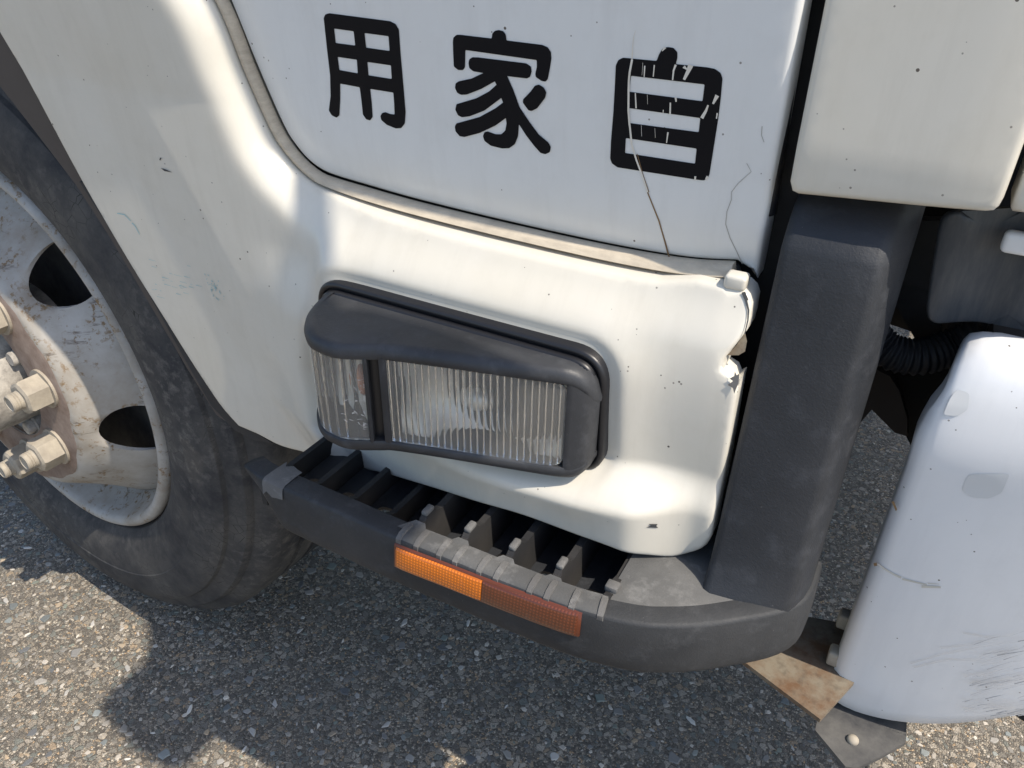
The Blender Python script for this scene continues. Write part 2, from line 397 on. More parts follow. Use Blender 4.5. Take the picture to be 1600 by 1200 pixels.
def decal(name, polys, fun, off, mat, parent, label=None, kind=None):
    """Thin marks (scratches, chips): photo polygons laid on the surface fun and raised by off."""
    V = []; F = []
    for P in polys:
        b = len(V)
        for a_, b_ in P:
            q = ats(a_, b_, fun); V.append((q[0], q[1]-off, q[2]))
        F.append(tuple(range(b, b+len(P))))
    o = mesh_obj(name, V, F, mat, parent, False, label, kind)
    bm = bmesh.new(); bm.from_mesh(o.data); bmesh.ops.triangulate(bm, faces=bm.faces[:])
    for f in bm.faces:
        if f.normal.y > 0: f.normal_flip()
    bm.to_mesh(o.data); bm.free(); return o
def stroke(pts, w0, w1=None):                       # photo polyline -> thin polygon, tapering from w0 to w1
    P = np.array(pts, float); n = len(P); w1 = w0 if w1 is None else w1
    T = np.gradient(P, axis=0); T /= np.linalg.norm(T, axis=1)[:, None]+1e-9; N = np.c_[-T[:, 1], T[:, 0]]
    w = np.linspace(w0, w1, n)[:, None]/2
    return [tuple(p) for p in np.concatenate([P+N*w, (P-N*w)[::-1]])]
def quads(pts, w0, w1=None):                        # the same as a row of quads, safe for bent strokes
    P = np.array(pts, float); n = len(P); w1 = w0 if w1 is None else w1
    T = np.gradient(P, axis=0); T /= np.linalg.norm(T, axis=1)[:, None]+1e-9; N = np.c_[-T[:, 1], T[:, 0]]
    w = np.linspace(w0, w1, n)[:, None]/2; A, B = P+N*w, P-N*w
    return [[tuple(A[i]), tuple(A[i+1]), tuple(B[i+1]), tuple(B[i])] for i in range(n-1)]

# ------------------------------------------------------------------ the ground: worn asphalt with its stones
def attr_stone_mat():
    a = NT('asphalt_stone'); at = a.n('Attribute', attribute_name='stone_colour', attribute_type='GEOMETRY')
    n1 = a.noise(300, 4, 0.6)
    c = a.mix(a.ramp(n1, [(0.4, 0.0), (0.75, 0.35)]), at.outputs['Color'], (0.26, 0.235, 0.20))
    return a.set(base=c, rough=0.75, normal=a.bump(n1, 0.35, 0.0008))
MAT['stone'] = attr_stone_mat()
def m_asphalt():
    a = NT('asphalt')
    P = a.tc.outputs['Object']
    def cells(scale, stops):
        v = a.n('TexVoronoi', feature='F1', Scale=scale); a.l(P, v.inputs['Vector'])
        s = a.n('SeparateColor'); a.l(v.outputs['Color'], s.inputs[0])
        e = a.n('TexVoronoi', feature='DISTANCE_TO_EDGE', Scale=scale); a.l(P, e.inputs['Vector'])
        return a.ramp(s.outputs[0], stops, 'CONSTANT'), s.outputs[1], e.outputs['Distance']
    greys = [(p, tuple(x*1.5 for x in c)) for p, c in [(0.0, (0.10, 0.095, 0.088)), (0.22, (0.16, 0.155, 0.145)), (0.45, (0.22, 0.205, 0.18)), (0.62, (0.13, 0.145, 0.14)), (0.78, (0.30, 0.28, 0.25)), (0.92, (0.26, 0.21, 0.155))]]
    greys1 = [(0.0, (0.10, 0.095, 0.088)), (0.25, (0.17, 0.16, 0.145)), (0.45, (0.30, 0.27, 0.23)), (0.62, (0.22, 0.225, 0.21)), (0.76, (0.42, 0.38, 0.32)), (0.88, (0.58, 0.54, 0.47)), (0.95, (0.50, 0.37, 0.24))]
    c1, p1, e1 = cells(330, greys1); c2, p2, e2 = cells(115, greys)
    mask2 = a.math('MULTIPLY', a.math('GREATER_THAN', p2, 0.5), a.ramp(e2, [(0.05, 0.0), (0.12, 1.0)]))
    sand = a.noise(900, 3, 0.7)
    c = a.mix(a.ramp(e1, [(0.0, 0.0), (0.12, 1.0)]), (0.085, 0.078, 0.069), c1)
    c = a.mix(mask2, c, c2)
    c = a.mix(a.ramp(sand, [(0.36, 0.5), (0.56, 0.0)]), c, (0.10, 0.092, 0.08))
    c = a.mix(a.ramp(a.noise(3.0, 5, 0.6), [(0.35, 0.35), (0.65, 0.0)]), c, (0.17, 0.16, 0.145))
    h = a.math('ADD', a.math('MULTIPLY', a.ramp(e1, [(0.0, 0.0), (0.25, 1.0)]), 0.6), a.math('MULTIPLY', mask2, 0.8))
    nrm = a.bump(h, 0.8, 0.0018); nrm = a.bump(sand, 0.6, 0.0012, nrm)
    c = a.mix(1.0, c, (1.16, 1.09, 0.99), 'MULTIPLY')
    return a.set(base=c, rough=0.85, normal=nrm, spec=0.3)
MAT['asphalt'] = m_asphalt()
GZ = -0.037                                          # the tyre stands here
# one ground sheet out to the horizon, finer near the truck
g = [-1500, -300, -60, -14, -5] + list(np.linspace(-2.6, 2.0, 70)) + [5, 14, 60, 300, 1500]
G = np.array([(x, y) for x in g for y in g])
near = sstep(4.0, 2.0, np.abs(G).max(1))
gh = GZ+near*0.0016*(np.sin(G[:, 0]*9.1+np.sin(G[:, 1]*7.3)*1.3)*np.sin(G[:, 1]*8.3+1.7))
ground = mesh_obj('asphalt', np.c_[G, gh], grid_faces(len(g), len(g)), 'asphalt')
recalc(ground); ground['kind'] = 'structure'; ground['label'] = 'worn grey asphalt with coarse pale stones under the truck'
def ground_h(x, y): return GZ+0.0016*(np.sin(x*9.1+np.sin(y*7.3)*1.3)*np.sin(y*8.3+1.7))
PAL = np.array([(0.17, 0.165, 0.155), (0.24, 0.225, 0.20), (0.30, 0.285, 0.26), (0.12, 0.135, 0.135), (0.16, 0.185, 0.165), (0.10, 0.105, 0.11), (0.36, 0.34, 0.31), (0.34, 0.27, 0.19), (0.20, 0.22, 0.215), (0.50, 0.48, 0.44)])*1.25
PW = np.array([.12, .13, .13, .12, .10, .11, .11, .04, .07, .07])
def stone_mesh(r, n, h, seed):
    q = np.random.default_rng(seed); t = np.sort(np.linspace(0, 2*math.pi, n, endpoint=False)+q.uniform(-.42, .42, n)); rr = r*q.uniform(.62, 1.15, n)
    el = q.uniform(.45, 1.0)
    P = np.c_[rr*np.cos(t), rr*np.sin(t)*el]
    return np.r_[np.c_[P*1.06, np.full(n, -0.004)], np.c_[P*0.97, np.full(n, h*0.45)], np.c_[P*0.78, h+q.uniform(-.25, .25, n)*h*0.5]], n
def stone_faces(n, b=0):
    F = [(b+i, b+(i+1) % n, b+n+(i+1) % n, b+n+i) for i in range(n)]+[(b+n+i, b+n+(i+1) % n, b+2*n+(i+1) % n, b+2*n+i) for i in range(n)]
    return F+[tuple(b+2*n+i for i in range(n))]
def set_colour(me, cols):
    at = me.attributes.new('stone_colour', 'FLOAT_COLOR', 'POINT'); at.data.foreach_set('color', np.c_[cols, np.ones(len(cols))].astype(np.float32).ravel())
def project(P):
    q = np.asarray(P)-CAM; d = q@AF; return CX+FPX*(q@AR)/d, CY+FPX*(q@AD)/d, d
# candidate places for single stones: in view, on the ground in front of or beside the step and tyre
def in_view(xy):
    px, py, d = project(np.c_[xy, np.full(len(xy), GZ)]); return (px > -40) & (px < 1640) & (py > 560) & (py < 1240) & (d > 0)
cand = np.c_[rng.uniform(-1.5, .6, 9000), rng.uniform(-.35, .9, 9000)]
px_, py_, d_ = project(np.c_[cand, np.full(len(cand), GZ)])
step_line = np.interp(px_, [0, 330, 420, 460, 622, 900, 1060, 1200, 1290, 1420, 1600], [740, 955, 940, 850, 905, 1015, 1050, 1040, 1120, 1150, 1135])
vis = in_view(cand) & (py_ > step_line-15)
cand = cand[vis]; chosen = []
for p in cand:
    if len(chosen) >= 300: break
    if all((p[0]-q[0])**2+(p[1]-q[1])**2 > 0.017**2 for q in chosen[-300:]): chosen.append(p)
protos = []
for k in range(24):
    V, n = stone_mesh(1.0, int(rng.integers(6, 9)), 0.16, k)
    me = bpy.data.meshes.new('stone'); me.from_pydata([tuple(v) for v in np.c_[V[:, :2], np.where(V[:, 2] < 0, -0.35, V[:, 2])]], [], stone_faces(n)); me.update()
    me.materials.append(MAT['stone']); c = PAL[k % len(PAL)]*rng.uniform(.85, 1.15); set_colour(me, np.tile(c, (len(V), 1)))
    protos.append(me)
for i, p in enumerate(chosen):
    o = bpy.data.objects.new('stone', protos[int(rng.integers(len(protos)))]); col.objects.link(o); o.parent = ground
    s = 0.0036+0.0066*rng.random()**2.0
    o.location = (p[0], p[1], ground_h(p[0], p[1])+0.0002); o.scale = (s, s, s*0.9); o.rotation_euler = (rng.uniform(-.08, .08), rng.uniform(-.08, .08), rng.uniform(0, 6.28))
# the countless rest, one mass
N = 80000
pp = np.c_[rng.uniform(-2.1, 1.2, N), rng.uniform(-.6, 1.9, N)]
px_, py_, d_ = project(np.c_[pp, np.full(N, GZ)])
pp = pp[(px_ > -150) & (px_ < 1750) & (py_ > 420) & (py_ < 1320)]
vs = []; fs = []; cs = []; b = 0
lib = [stone_mesh(1.0, 5 + k % 3, 0.2, 100+k) for k in range(40)]
pick = rng.integers(0, 40, len(pp)); rot = rng.uniform(0, 6.28, len(pp)); rad = 0.0009+0.0046*rng.random(len(pp))**3.0
cidx = rng.choice(len(PAL), len(pp), p=PW/PW.sum())
for i in range(len(pp)):
    V, n = lib[pick[i]]; c, s = math.cos(rot[i]), math.sin(rot[i]); r = rad[i]
    W = np.empty_like(V); W[:, 0] = pp[i, 0]+r*(V[:, 0]*c-V[:, 1]*s); W[:, 1] = pp[i, 1]+r*(V[:, 0]*s+V[:, 1]*c)
    W[:, 2] = np.where(V[:, 2] < 0, -0.002, V[:, 2]*r)+ground_h(pp[i, 0], pp[i, 1])
    vs.append(W); fs += stone_faces(n, b); b += len(V); cs.append(np.tile(PAL[cidx[i]]*(0.8+0.4*((i*0.618) % 1)), (len(V), 1)))
agg = mesh_obj('aggregate', np.concatenate(vs), fs, 'stone', ground, False, kind='stuff')
set_colour(agg.data, np.concatenate(cs)*np.array([.98, .93, .86]))

# ------------------------------------------------------------------ the truck
truck = thing('truck', 'white cab-over truck with black characters on its door, scraped at its front corner', 'truck')

# --- shape of the painted lower side panel (wheel-arch flare, ledge under the door, recess of the lamp)
flat = lambda x, z: np.zeros_like(np.asarray(x, float))
def door_flat(x, z):
    return -0.125*(np.asarray(z, float)-0.78)      # the lower door leans out a little going up
def dz(pts): return [(q[0], q[2]) for q in (ats(a_, b_, door_flat, 0.0) for a_, b_ in pts)]
SEAL_PX = [(345, 0), (390, 110), (430, 200), (450, 232), (470, 255), (495, 275), (520, 285), (560, 297), (640, 320), (760, 350), (900, 382), (1000, 402), (1080, 414), (1146, 418)]
SEAL = [(-0.53, 1.02)]+[(-0.502, 0.93)]+dz(SEAL_PX)
SEALS = spline(SEAL, 0.004)
CREASE = np.array([(-0.668, 1.02)]+xz([(75, 0), (200, 230), (370, 560), (457, 697)], -0.058)+[(-0.40, 0.50)])
def side_of(P, L):                                   # signed horizontal distance of points to a line given as (x by z)
    L = L[np.argsort(L[:, 1])]; return P[:, 0]-np.interp(P[:, 1], L[:, 1], L[:, 0])
LINE_B = np.array([(-0.60, 1.02)]+xz([(285, 0), (340, 120), (405, 250), (432, 330), (440, 420), (443, 520), (441, 600), (455, 690)], -0.055)+[(-0.395, 0.49)])
LAMP_TOP = [(-.378, .686), (-.268, .686), (-.176, .685)]
LAMP_OUT = roundpoly([(-.3870, .6935), (-.1485, .6935), (-.1440, .5945), (-.3870, .5945)], .025, 8)
SEALX = np.vstack([SEALS, [(-.07, SEALS[-1][1]-.001), (-.03, SEALS[-1][1]-.004)]])
def panel_y(x, z):
    x = np.asarray(x, float); z = np.asarray(z, float); P = np.c_[x, z]
    ds = seg_dist(P, SEALX, False)
    sB = side_of(P, LINE_B); sA = side_of(P, CREASE)
    y_fl = -0.028+0.06*np.clip(-sA, 0, 0.07)-0.125*np.maximum(z-0.80, 0)-0.055*np.minimum(z-0.80, 0)
    y_lp = -0.037+0.085*(0.69-z)-0.003*np.sin(np.clip((x+0.42)/0.36, 0, 1)*math.pi)
    rec = 0.016*(1-sstep(-0.425, -0.380, x))*sstep(0.745, 0.69, z)
    y_lp = y_lp+rec
    w = sstep(-0.006, 0.030, sB)*sstep(0.752, 0.705, z)
    y = y_fl*(1-w)+y_lp*w
    y = y-0.016*np.where(sB < -.002, np.exp(-((sB+.002)/.040)**2), np.exp(-((sB+.002)/.014)**2))*sstep(0.70, 0.64, z)
    # bottom skirt stepping out near the front
    zs = 0.606+0.10*np.clip(x+0.12, -0.2, 0.03)
    y = y-0.031*sstep(-0.42, -0.22, x)*(1-sstep(-0.125, -0.080, x)*0.7)*sstep(zs+.008, zs-0.022, z)
    sl_ = sstep(-0.44, -0.34, x); wide = 0.0130+0.0185*sl_
    k = 1-np.exp(-(ds/wide)**(1.9-0.8*sl_))
    yd = door_flat(x, z)-0.002-0.014*sl_
    y = yd+(y-yd)*k
    # shallow lip round the lamp
    dl = seg_dist(P, LAMP_OUT); ins = inside(P, LAMP_OUT)
    y = y-0.007*np.where(ins, 1.0, np.exp(-(dl/0.022)**2))+0.003*np.where(ins, 1.0, np.exp(-(dl/0.005)**2))
    return y
def panel_y_free(x, z): return panel_y(x, z)
ARCH_PX = [(0, 55), (60, 160), (130, 290), (200, 410), (250, 490), (300, 570), (340, 630), (358, 652)]
BOT_PX = [(372, 664), (400, 676), (457, 697), (560, 725), (622, 741), (700, 765), (800, 795), (900, 831), (960, 853), (1000, 862), (1050, 865), (1085, 861), (1103, 851), (1112, 835)]
RIGHT_PX = [(1122, 780), (1139, 690), (1150, 620), (1154, 596), (1146, 600), (1141, 588), (1128, 580), (1131, 571), (1130, 563), (1142, 549), (1157, 530), (1166, 518), (1171, 500), (1175, 475), (1171, 462), (1161, 452)]
TOP_PX = [(1130, 447), (1088, 438)]
S3 = lambda pts, y=-0.05: [(q[0], q[2]) for q in (ats(a_, b_, panel_y, y) for a_, b_ in pts)]
arch_curve = [(-1.47, .60), (-1.46, .75), (-1.40, .90), (-1.25, 1.0), (-1.05, 1.04), (-.92, 1.03), (-.83, .995)]+S3([(-95, -110), (-45, -22)]+ARCH_PX)
bottom_curve = S3([(a_, b_+(7 if 420 < a_ < 1060 else 3)) for a_, b_ in BOT_PX])
right_curve = S3(RIGHT_PX)
gap_top = S3(TOP_PX, -0.01)
i_end = 0
seal_rev = [p for p in dz(SEAL_PX)][:-2][::-1]
_t = np.gradient(SEALS, axis=0); _t /= np.linalg.norm(_t, axis=1)[:, None]; _n = np.c_[_t[:, 1], -_t[:, 0]]; _n[_n.sum(1) > 0] *= -1
_m = [i for i in range(0, len(SEALS), 2) if SEALS[i, 1] < .93 and SEALS[i, 0] < gap_top[-1][0]-.022]
_off = 0.0050+0.0012*sstep(-.42, -.30, SEALS[:, 0])
seal_edge = [tuple(SEALS[i]+_n[i]*_off[i]) for i in _m][::-1]
outline = list(spline(arch_curve, 0.006))+list(spline(bottom_curve, 0.004))+list(lin(right_curve, 0.004))+list(lin(gap_top, 0.004))+list(spline(seal_edge+[(-0.512, .935), (-0.54, 1.06), (-.62, 1.16)], 0.004))+[(-1.0, 1.18), (-1.5, 1.18), (-1.56, .9), (-1.55, .60)]
outline = lin(outline, 0.006, True)
side_panel = sheet('side_panel', outline, panel_y, 'cab_white', truck, 0.0036, 0.0035, 0.016, label='cream white wheel arch panel with torn front corner')

# --- door
EDGE_PX = [(1180, 440), (1192, 370), (1205, 290), (1229, 150), (1255, 0)]
door_out = [(-0.535, 1.10), (-0.497, .93)]+list(spline(dz([(p[0]+5, p[1]-1) if i < 5 else (p[0]+2, p[1]-5) for i, p in enumerate(SEAL_PX)]), 0.004))+dz([(1166, 424)])+list(lin(dz(EDGE_PX), 0.006))
ex = door_out[-1]
door_out += [(ex[0]-0.004, 1.10), (ex[0]-0.008, 1.46), (-.62, 1.46)]
door_out = lin(door_out, 0.007, True)
def door_y(x, z):
    P = np.c_[x, z]; d = seg_dist(P, SEALS, False); return door_flat(x, z)+0.0045*np.exp(-(d/0.018)**2)
door = sheet('door', door_out, door_y, 'door_white', truck, 0.012, 0.004, 0.02)
inner = sheet('door_frame', lin([(-.56, .66), (-.02, .66), (-.02, 1.5), (-.66, 1.5)], .03, True), lambda x, z: flat(x, z)+0.026, 'dark', truck, 0.05, 0, 0.05)
# sealant strip along the door's lower edge
sp = np.array([(x, z) for x, z in SEALS if z < 1.0])
T = np.gradient(sp, axis=0); T /= np.linalg.norm(T, axis=1)[:, None]; Nn = np.c_[T[:, 1], -T[:, 0]]
wd = np.interp(sp[:, 0], [-.5, -.44, -.40, -.2, -.1], [.0046, .0048, .0048, .0054, .0062])
rings = []
for (x, z), (nx, nz), w in zip(sp, Nn, wd):
    if nz > 0: nx, nz = -nx, -nz
    sl2 = float(sstep(-.44, -.36, x))
    o_ = []
    for t, yy in ((0.0, .006), (0.0, -.0016), (.10, -.0026), (.5, -.0030), (.90, -.0028), (1.0, -.0016), (1.0, .006)):
        o_.append((x+nx*w*(t-.35), yy-(.006*t*sl2 if yy < .004 else 0), z+nz*w*(t-.35)))
    rings.append([(a_, b_+float(door_flat(a_, c_)), c_) for a_, b_, c_ in o_])
loft('door_seal', rings, 'seal', truck, sharp=70, label='cracked beige sealant strip under the door')
o_ = sheet('sill_gap', lin(xz([(1000, 405), (1150, 418), (1165, 460), (1030, 440)], .008), .01, True), lambda x, z: flat(x, z)+0.011, 'iron', side_panel, .02, 0, .004)

# characters on the door, read from the front of the truck to the rear
def glyph(pieces, off, sc=4.0):
    V = []; F = []
    for k, (o_, hs) in enumerate(pieces):
        loops = [roundpoly(dz([(off[0]+a_/sc, off[1]+b_/sc) for a_, b_ in L]), .0007, 3) for L in [o_]+hs]
        pts = []; ed = []
        for L in loops:
            b0 = len(pts); pts += [Vector(p) for p in L]; ed += [(b0+i, b0+(i+1) % len(L)) for i in range(len(L))]
        r = delaunay_2d_cdt(pts, ed, [], 2, 1e-7); W = np.array([tuple(v) for v in r[0]]); b0 = len(V)
        y = -0.00035-0.00004*k
        V += [(p[0], y+float(door_flat(p[0], p[1])), p[1]) for p in W]
        for f in r[2]:
            c = W[list(f)].mean(0)[None]
            if not inside(c, loops[0])[0] or any(inside(c, h)[0] for h in loops[1:]): continue
            a_, b_, c_ = W[f[0]], W[f[1]], W[f[2]]
            f = list(f) if (b_[0]-a_[0])*(c_[1]-a_[1])-(b_[1]-a_[1])*(c_[0]-a_[0]) > 0 else list(f)[::-1]
            F.append([b0+i for i in f])
    return V, F
YOU = [([(105, 112), (115, 90), (140, 82), (520, 132), (555, 150), (575, 185), (585, 330), (600, 500), (617, 700), (612, 770), (590, 800), (555, 802), (500, 780), (465, 750), (459, 725), (470, 705), (490, 700), (520, 712), (548, 715), (545, 640), (540, 578), (395, 555), (405, 640), (411, 730), (395, 752), (370, 745), (350, 715), (340, 620), (330, 545), (208, 522), (208, 620), (203, 720), (185, 735), (155, 720), (137, 690), (148, 600), (145, 470), (125, 300)],
        [[(170, 178), (292, 195), (302, 284), (180, 268)], [(360, 206), (510, 226), (517, 318), (370, 297)], [(192, 355), (312, 373), (318, 458), (203, 437)], [(378, 387), (525, 408), (530, 493), (385, 470)]])]
IE = [([(912, 260), (915, 235), (935, 217), (960, 217), (1155, 240), (1158, 210), (1175, 192), (1200, 187), (1228, 195), (1243, 215), (1247, 252), (1470, 280), (1505, 295), (1525, 325), (1528, 365), (1518, 430), (1505, 495), (1490, 510), (1465, 505), (1430, 480), (1427, 460), (1437, 420), (1436, 375), (990, 312), (988, 420), (975, 438), (945, 437), (918, 415), (914, 330)], []),
      ([(1010, 395), (1015, 370), (1035, 357), (1070, 358), (1370, 395), (1400, 415), (1405, 445), (1395, 480), (1375, 490), (1250, 475), (1110, 457), (1040, 445), (1015, 425)], []),
      ([(1110, 452), (1250, 470), (1290, 560), (1330, 670), (1390, 760), (1450, 840), (1510, 890), (1525, 920), (1518, 950), (1490, 963), (1460, 955), (1420, 910), (1370, 845), (1325, 775), (1320, 850), (1300, 900), (1265, 925), (1220, 927), (1150, 910), (1110, 880), (1100, 850), (1110, 825), (1130, 820), (1180, 838), (1215, 838), (1240, 815), (1248, 770), (1243, 735), (1226, 640), (1215, 612), (1185, 528), (1170, 500)], []),
      ([(1115, 450), (1030, 490), (950, 507), (930, 520), (926, 550), (940, 580), (965, 592), (1000, 590), (1090, 555), (1180, 505), (1200, 460)], []),
      ([(1190, 525), (1140, 570), (1060, 613), (960, 643), (935, 650), (928, 685), (945, 720), (970, 732), (1020, 725), (1110, 690), (1220, 608)], []),
      ([(1230, 637), (1180, 675), (1080, 730), (965, 762), (935, 770), (925, 790), (930, 820), (955, 850), (985, 855), (1080, 830), (1180, 783), (1250, 732)], []),
      ([(1350, 640), (1352, 620), (1400, 570), (1425, 535), (1450, 527), (1480, 545), (1497, 575), (1490, 610), (1440, 675), (1405, 693), (1385, 688)], [])]
JI = [([(330, 410), (345, 375), (375, 360), (585, 380), (600, 340), (620, 305), (650, 293), (690, 298), (715, 325), (715, 360), (705, 400), (900, 420), (950, 430), (985, 455), (997, 490), (985, 620), (970, 740), (950, 870), (915, 1090), (905, 1110), (880, 1127), (820, 1120), (340, 1045), (305, 1020), (295, 990), (300, 880), (315, 700), (325, 520)],
       [[(425, 473), (885, 527), (872, 632), (413, 572)], [(413, 675), (858, 737), (848, 825), (415, 768)], [(393, 862), (835, 928), (825, 1022), (388, 955)]])]
for pcs, off, lb in ((JI, (880, 0), 'black character 自 cracked and flaking'), (IE, (480, 0), 'black character 家'), (YOU, (480, 0), 'black character 用')):
    V, F = glyph(pcs, off); mesh_obj('painted_character', V, F, 'letter', door, False, lb)
# cracks in the door paint
cr = lambda P: [(880+a_/4, b_/4) for a_, b_ in P]
pol = []
for P, w0, w1 in (([(455, 190), (443, 230), (436, 290), (433, 370)], 2, 8), ([(433, 370), (418, 450), (413, 500), (411, 560), (410, 690), (416, 770)], 13, 12), ([(416, 770), (420, 800), (430, 900), (460, 1000), (490, 1080), (530, 1200)], 12, 10),
                  ([(512, 410), (508, 480)], 9, 6), ([(572, 405), (565, 478)], 8, 6), ([(706, 403), (692, 440), (686, 500)], 14, 8), ([(800, 405), (785, 440), (757, 497)], 34, 16), ([(755, 415), (775, 432)], 22, 8),
                  ([(453, 580), (458, 676)], 7, 9), ([(705, 608), (708, 635)], 14, 8), ([(672, 640), (670, 712)], 9, 10), ([(628, 685), (626, 706)], 6, 4), ([(657, 825), (648, 892)], 10, 6), ([(965, 595), (938, 648)], 26, 12), ([(908, 655), (895, 690), (868, 737)], 10, 22),
                  ([(828, 1100), (825, 1124)], 12, 10), ([(905, 1100), (893, 1118)], 14, 10), ([(965, 705), (960, 740)], 8, 8), ([(640, 295), (620, 318)], 16, 6), ([(528, 590), (530, 650)], 2, 2), ([(500, 390), (495, 470)], 2, 2), ([(490, 780), (493, 850)], 2, 2), ([(575, 800), (578, 860)], 2, 2)):
    pol += quads(cr(P), w0/4, w1/4)
decal('paint_crack', pol, door_y, 0.0006, 'crack', door, 'pale cracks through the front character', 'stuff')
pol = quads([(1012, 300), (1030, 345), (1040, 380), (1047, 406)], 2.0, 2.6)
pol += quads([(996, 240), (1004, 270), (1014, 300)], 1.0, 2)
decal('rust_crack', pol, door_y, 0.0004, 'rust_line', door, 'brown rusty crack running down from the front character')
pol = quads([(1191, 197), (1190, 211), (1194, 222)], 1.2, 1.0)+quads([(1167, 255), (1174, 268), (1153, 287), (1143, 300), (1143, 312), (1136, 330), (1134, 350), (1141, 372), (1150, 390), (1160, 412)], 0.9, 1.2)
decal('hairline_crack', pol, door_y, 0.0003, 'hairline', door, 'thin hairline crack near the front edge of the door', 'stuff')

# chips, tab and torn corner on the side panel
decal('paint_chip', quads([(1161, 456), (1166, 468), (1170, 484), (1169, 500), (1164, 521)], 4.5, 1.5)+[[(1160, 456), (1165, 455), (1170, 468), (1165, 470)], [(1014, 818), (1028, 818), (1026, 821), (1029, 824), (1010, 823), (1018, 821)],
      [(252, 262), (259, 264), (270, 269), (258, 267)], [(251, 246), (253, 246), (252, 250), (250, 250)]], panel_y, 0.0007, 'chip', side_panel, 'small dark chips in the cream paint', 'stuff')
pol = []
for k in range(26):
    x0, y0 = random.gauss(275, 22), random.gauss(440, 14); x0 = max(x0, np.interp(y0, [p[1] for p in ARCH_PX], [p[0] for p in ARCH_PX])+10); ln = random.uniform(3, 14); pol += quads([(x0, y0), (x0+ln*.9, y0+ln*.25)], random.uniform(.4, 1.1), .3)
for k in range(34):
    x0 = random.gauss(336, 7); y0 = 450+(x0-336)*1.0+random.gauss(0, 7); pol += quads([(x0, y0), (x0+random.uniform(-2, 3), y0+random.uniform(1, 4))], random.uniform(.5, 1.5), .5)
pol += quads([(184, 333), (195, 335), (205, 345)], 1.6, 1.0)+quads([(207, 348), (212, 353), (219, 366)], 1.6, .8)
decal('paint_scuff', pol, panel_y, 0.0006, 'teal', side_panel, 'teal paint scuffs on the wheel arch flare', 'stuff')
q = ats(1147, 441, panel_y)
bevel_box('plastic_tab', (q[0]-.0060, q[0]+.0072, q[1]-.0015, q[1]+.010, q[2]-.0048, q[2]+.0042), 'cab_white', side_panel, .0024, 4, 'small cream tab beside the end of the sealant')
decal('torn_edge', [[(1138, 600), (1146, 594), (1141, 590), (1148, 586), (1149, 579), (1152, 585), (1156, 582), (1155, 597), (1151, 606), (1148, 614), (1146, 605)]], panel_y, .0012, 'torn', side_panel, 'torn jagged grey metal at the panel edge')
tv = [ats(a_, b_, panel_y) for a_, b_ in [(1132, 562), (1147, 545), (1160, 526), (1163, 540), (1160, 556), (1150, 562)]]
mesh_obj('rusty_fold', [(p[0], p[1]+.006, p[2]) for p in tv], [tuple(range(6))], 'rust', side_panel, False, 'rusty fold showing behind the torn edge')

# --- upper corner panels in front of the door
CP_PX = [(1290, -30), (1233, 286), (1237, 299), (1247, 304), (1400, 320), (1540, 333), (1553, 331), (1562, 322), (1603, 196), (1640, 60), (1650, -30)]
cpl = xz([(1297, -40), (1290, 0), (1234, 284), (1237, 299), (1247, 304), (1400, 319), (1540, 332), (1553, 331)], -0.008)
xr = cpl[-1][0]
cp_out = [(cpl[0][0]-.006, 1.25)]+cpl+[(xr+.0015, cpl[-1][1]+.0025), (xr+.0022, cpl[-1][1]+.007), (xr+.0035, .95), (xr+.005, 1.25)]
def cp_y(x, z): return -0.012+2.0*np.clip(np.asarray(x)-0.0, 0, 1)**2+0.10*np.clip(.825-np.asarray(z), 0, 1)**1
cp = sheet('corner_panel', lin(cp_out, .004, True), cp_y, 'cab_white', truck, .007, .004, .03)
cp2 = [(p[0], p[1]) for p in [(xr+.0065, cpl[-1][1]+.002), (xr+.008, cpl[-1][1]), (xr+.25, cpl[-1][1]-.004), (xr+.25, 1.25), (xr+.0095, 1.25)]]
sheet('front_panel', lin(cp2, .006, True), lambda x, z: cp_y(x, z)+.002, 'cab_white', truck, .012, .004, .03)
tube('corner_gutter', [(cpl[1][0]-.013, .012, .78), (cpl[1][0]-.018, .012, .9), (cpl[1][0]-.024, .012, 1.3)], .0065, 'gasket', truck, 8)

# --- black corner pillar and entry step, one moulded piece in the photo: pillar is one part, step another
PL = [(1220, 325), (1201, 450), (1185, 600), (1146, 800), (1129, 885)]
def sect(z):
    t = np.clip((z-.545)/(.785-.545), 0, 1)
    yf = -.046+.036*t
    fl = .012*np.exp(-((z-.541)/.016)**1.0) if z >= .541 else .012
    xl = -.0655-.0015*t
    cw = .010+.0035*t
    P = [(xl, .05), (xl, yf+.006-fl), (xl+.0012, yf+.0018-fl), (xl+.006, yf-fl), (-.030, yf-fl*.6), (-cw-.004, yf-.0008-fl*.15), (-cw, yf+.0012-fl*.05), (-cw+.003, yf+.006), (-.0035, yf+.016+.012*t), (-.0015, yf+.03+.012*t), (-.0015, .05)]
    return P
rings = []
for z in (.5405, .541, .544, .548, .553, .56, .57, .585, .61, .66, .72, .75, .769):
    rings.append([(x, y, z) for x, y in sect(z)])
for z, s in ((.773, .0012), (.781, .006), (.789, .014), (.796, .03)):   # the bevelled head of the pillar
    rings.append([(x, min(y+s, .05), z) for x, y in sect(z)])
pillar = loft('corner_pillar', rings, 'black_plastic', truck, sharp=55)
gx0 = -.055

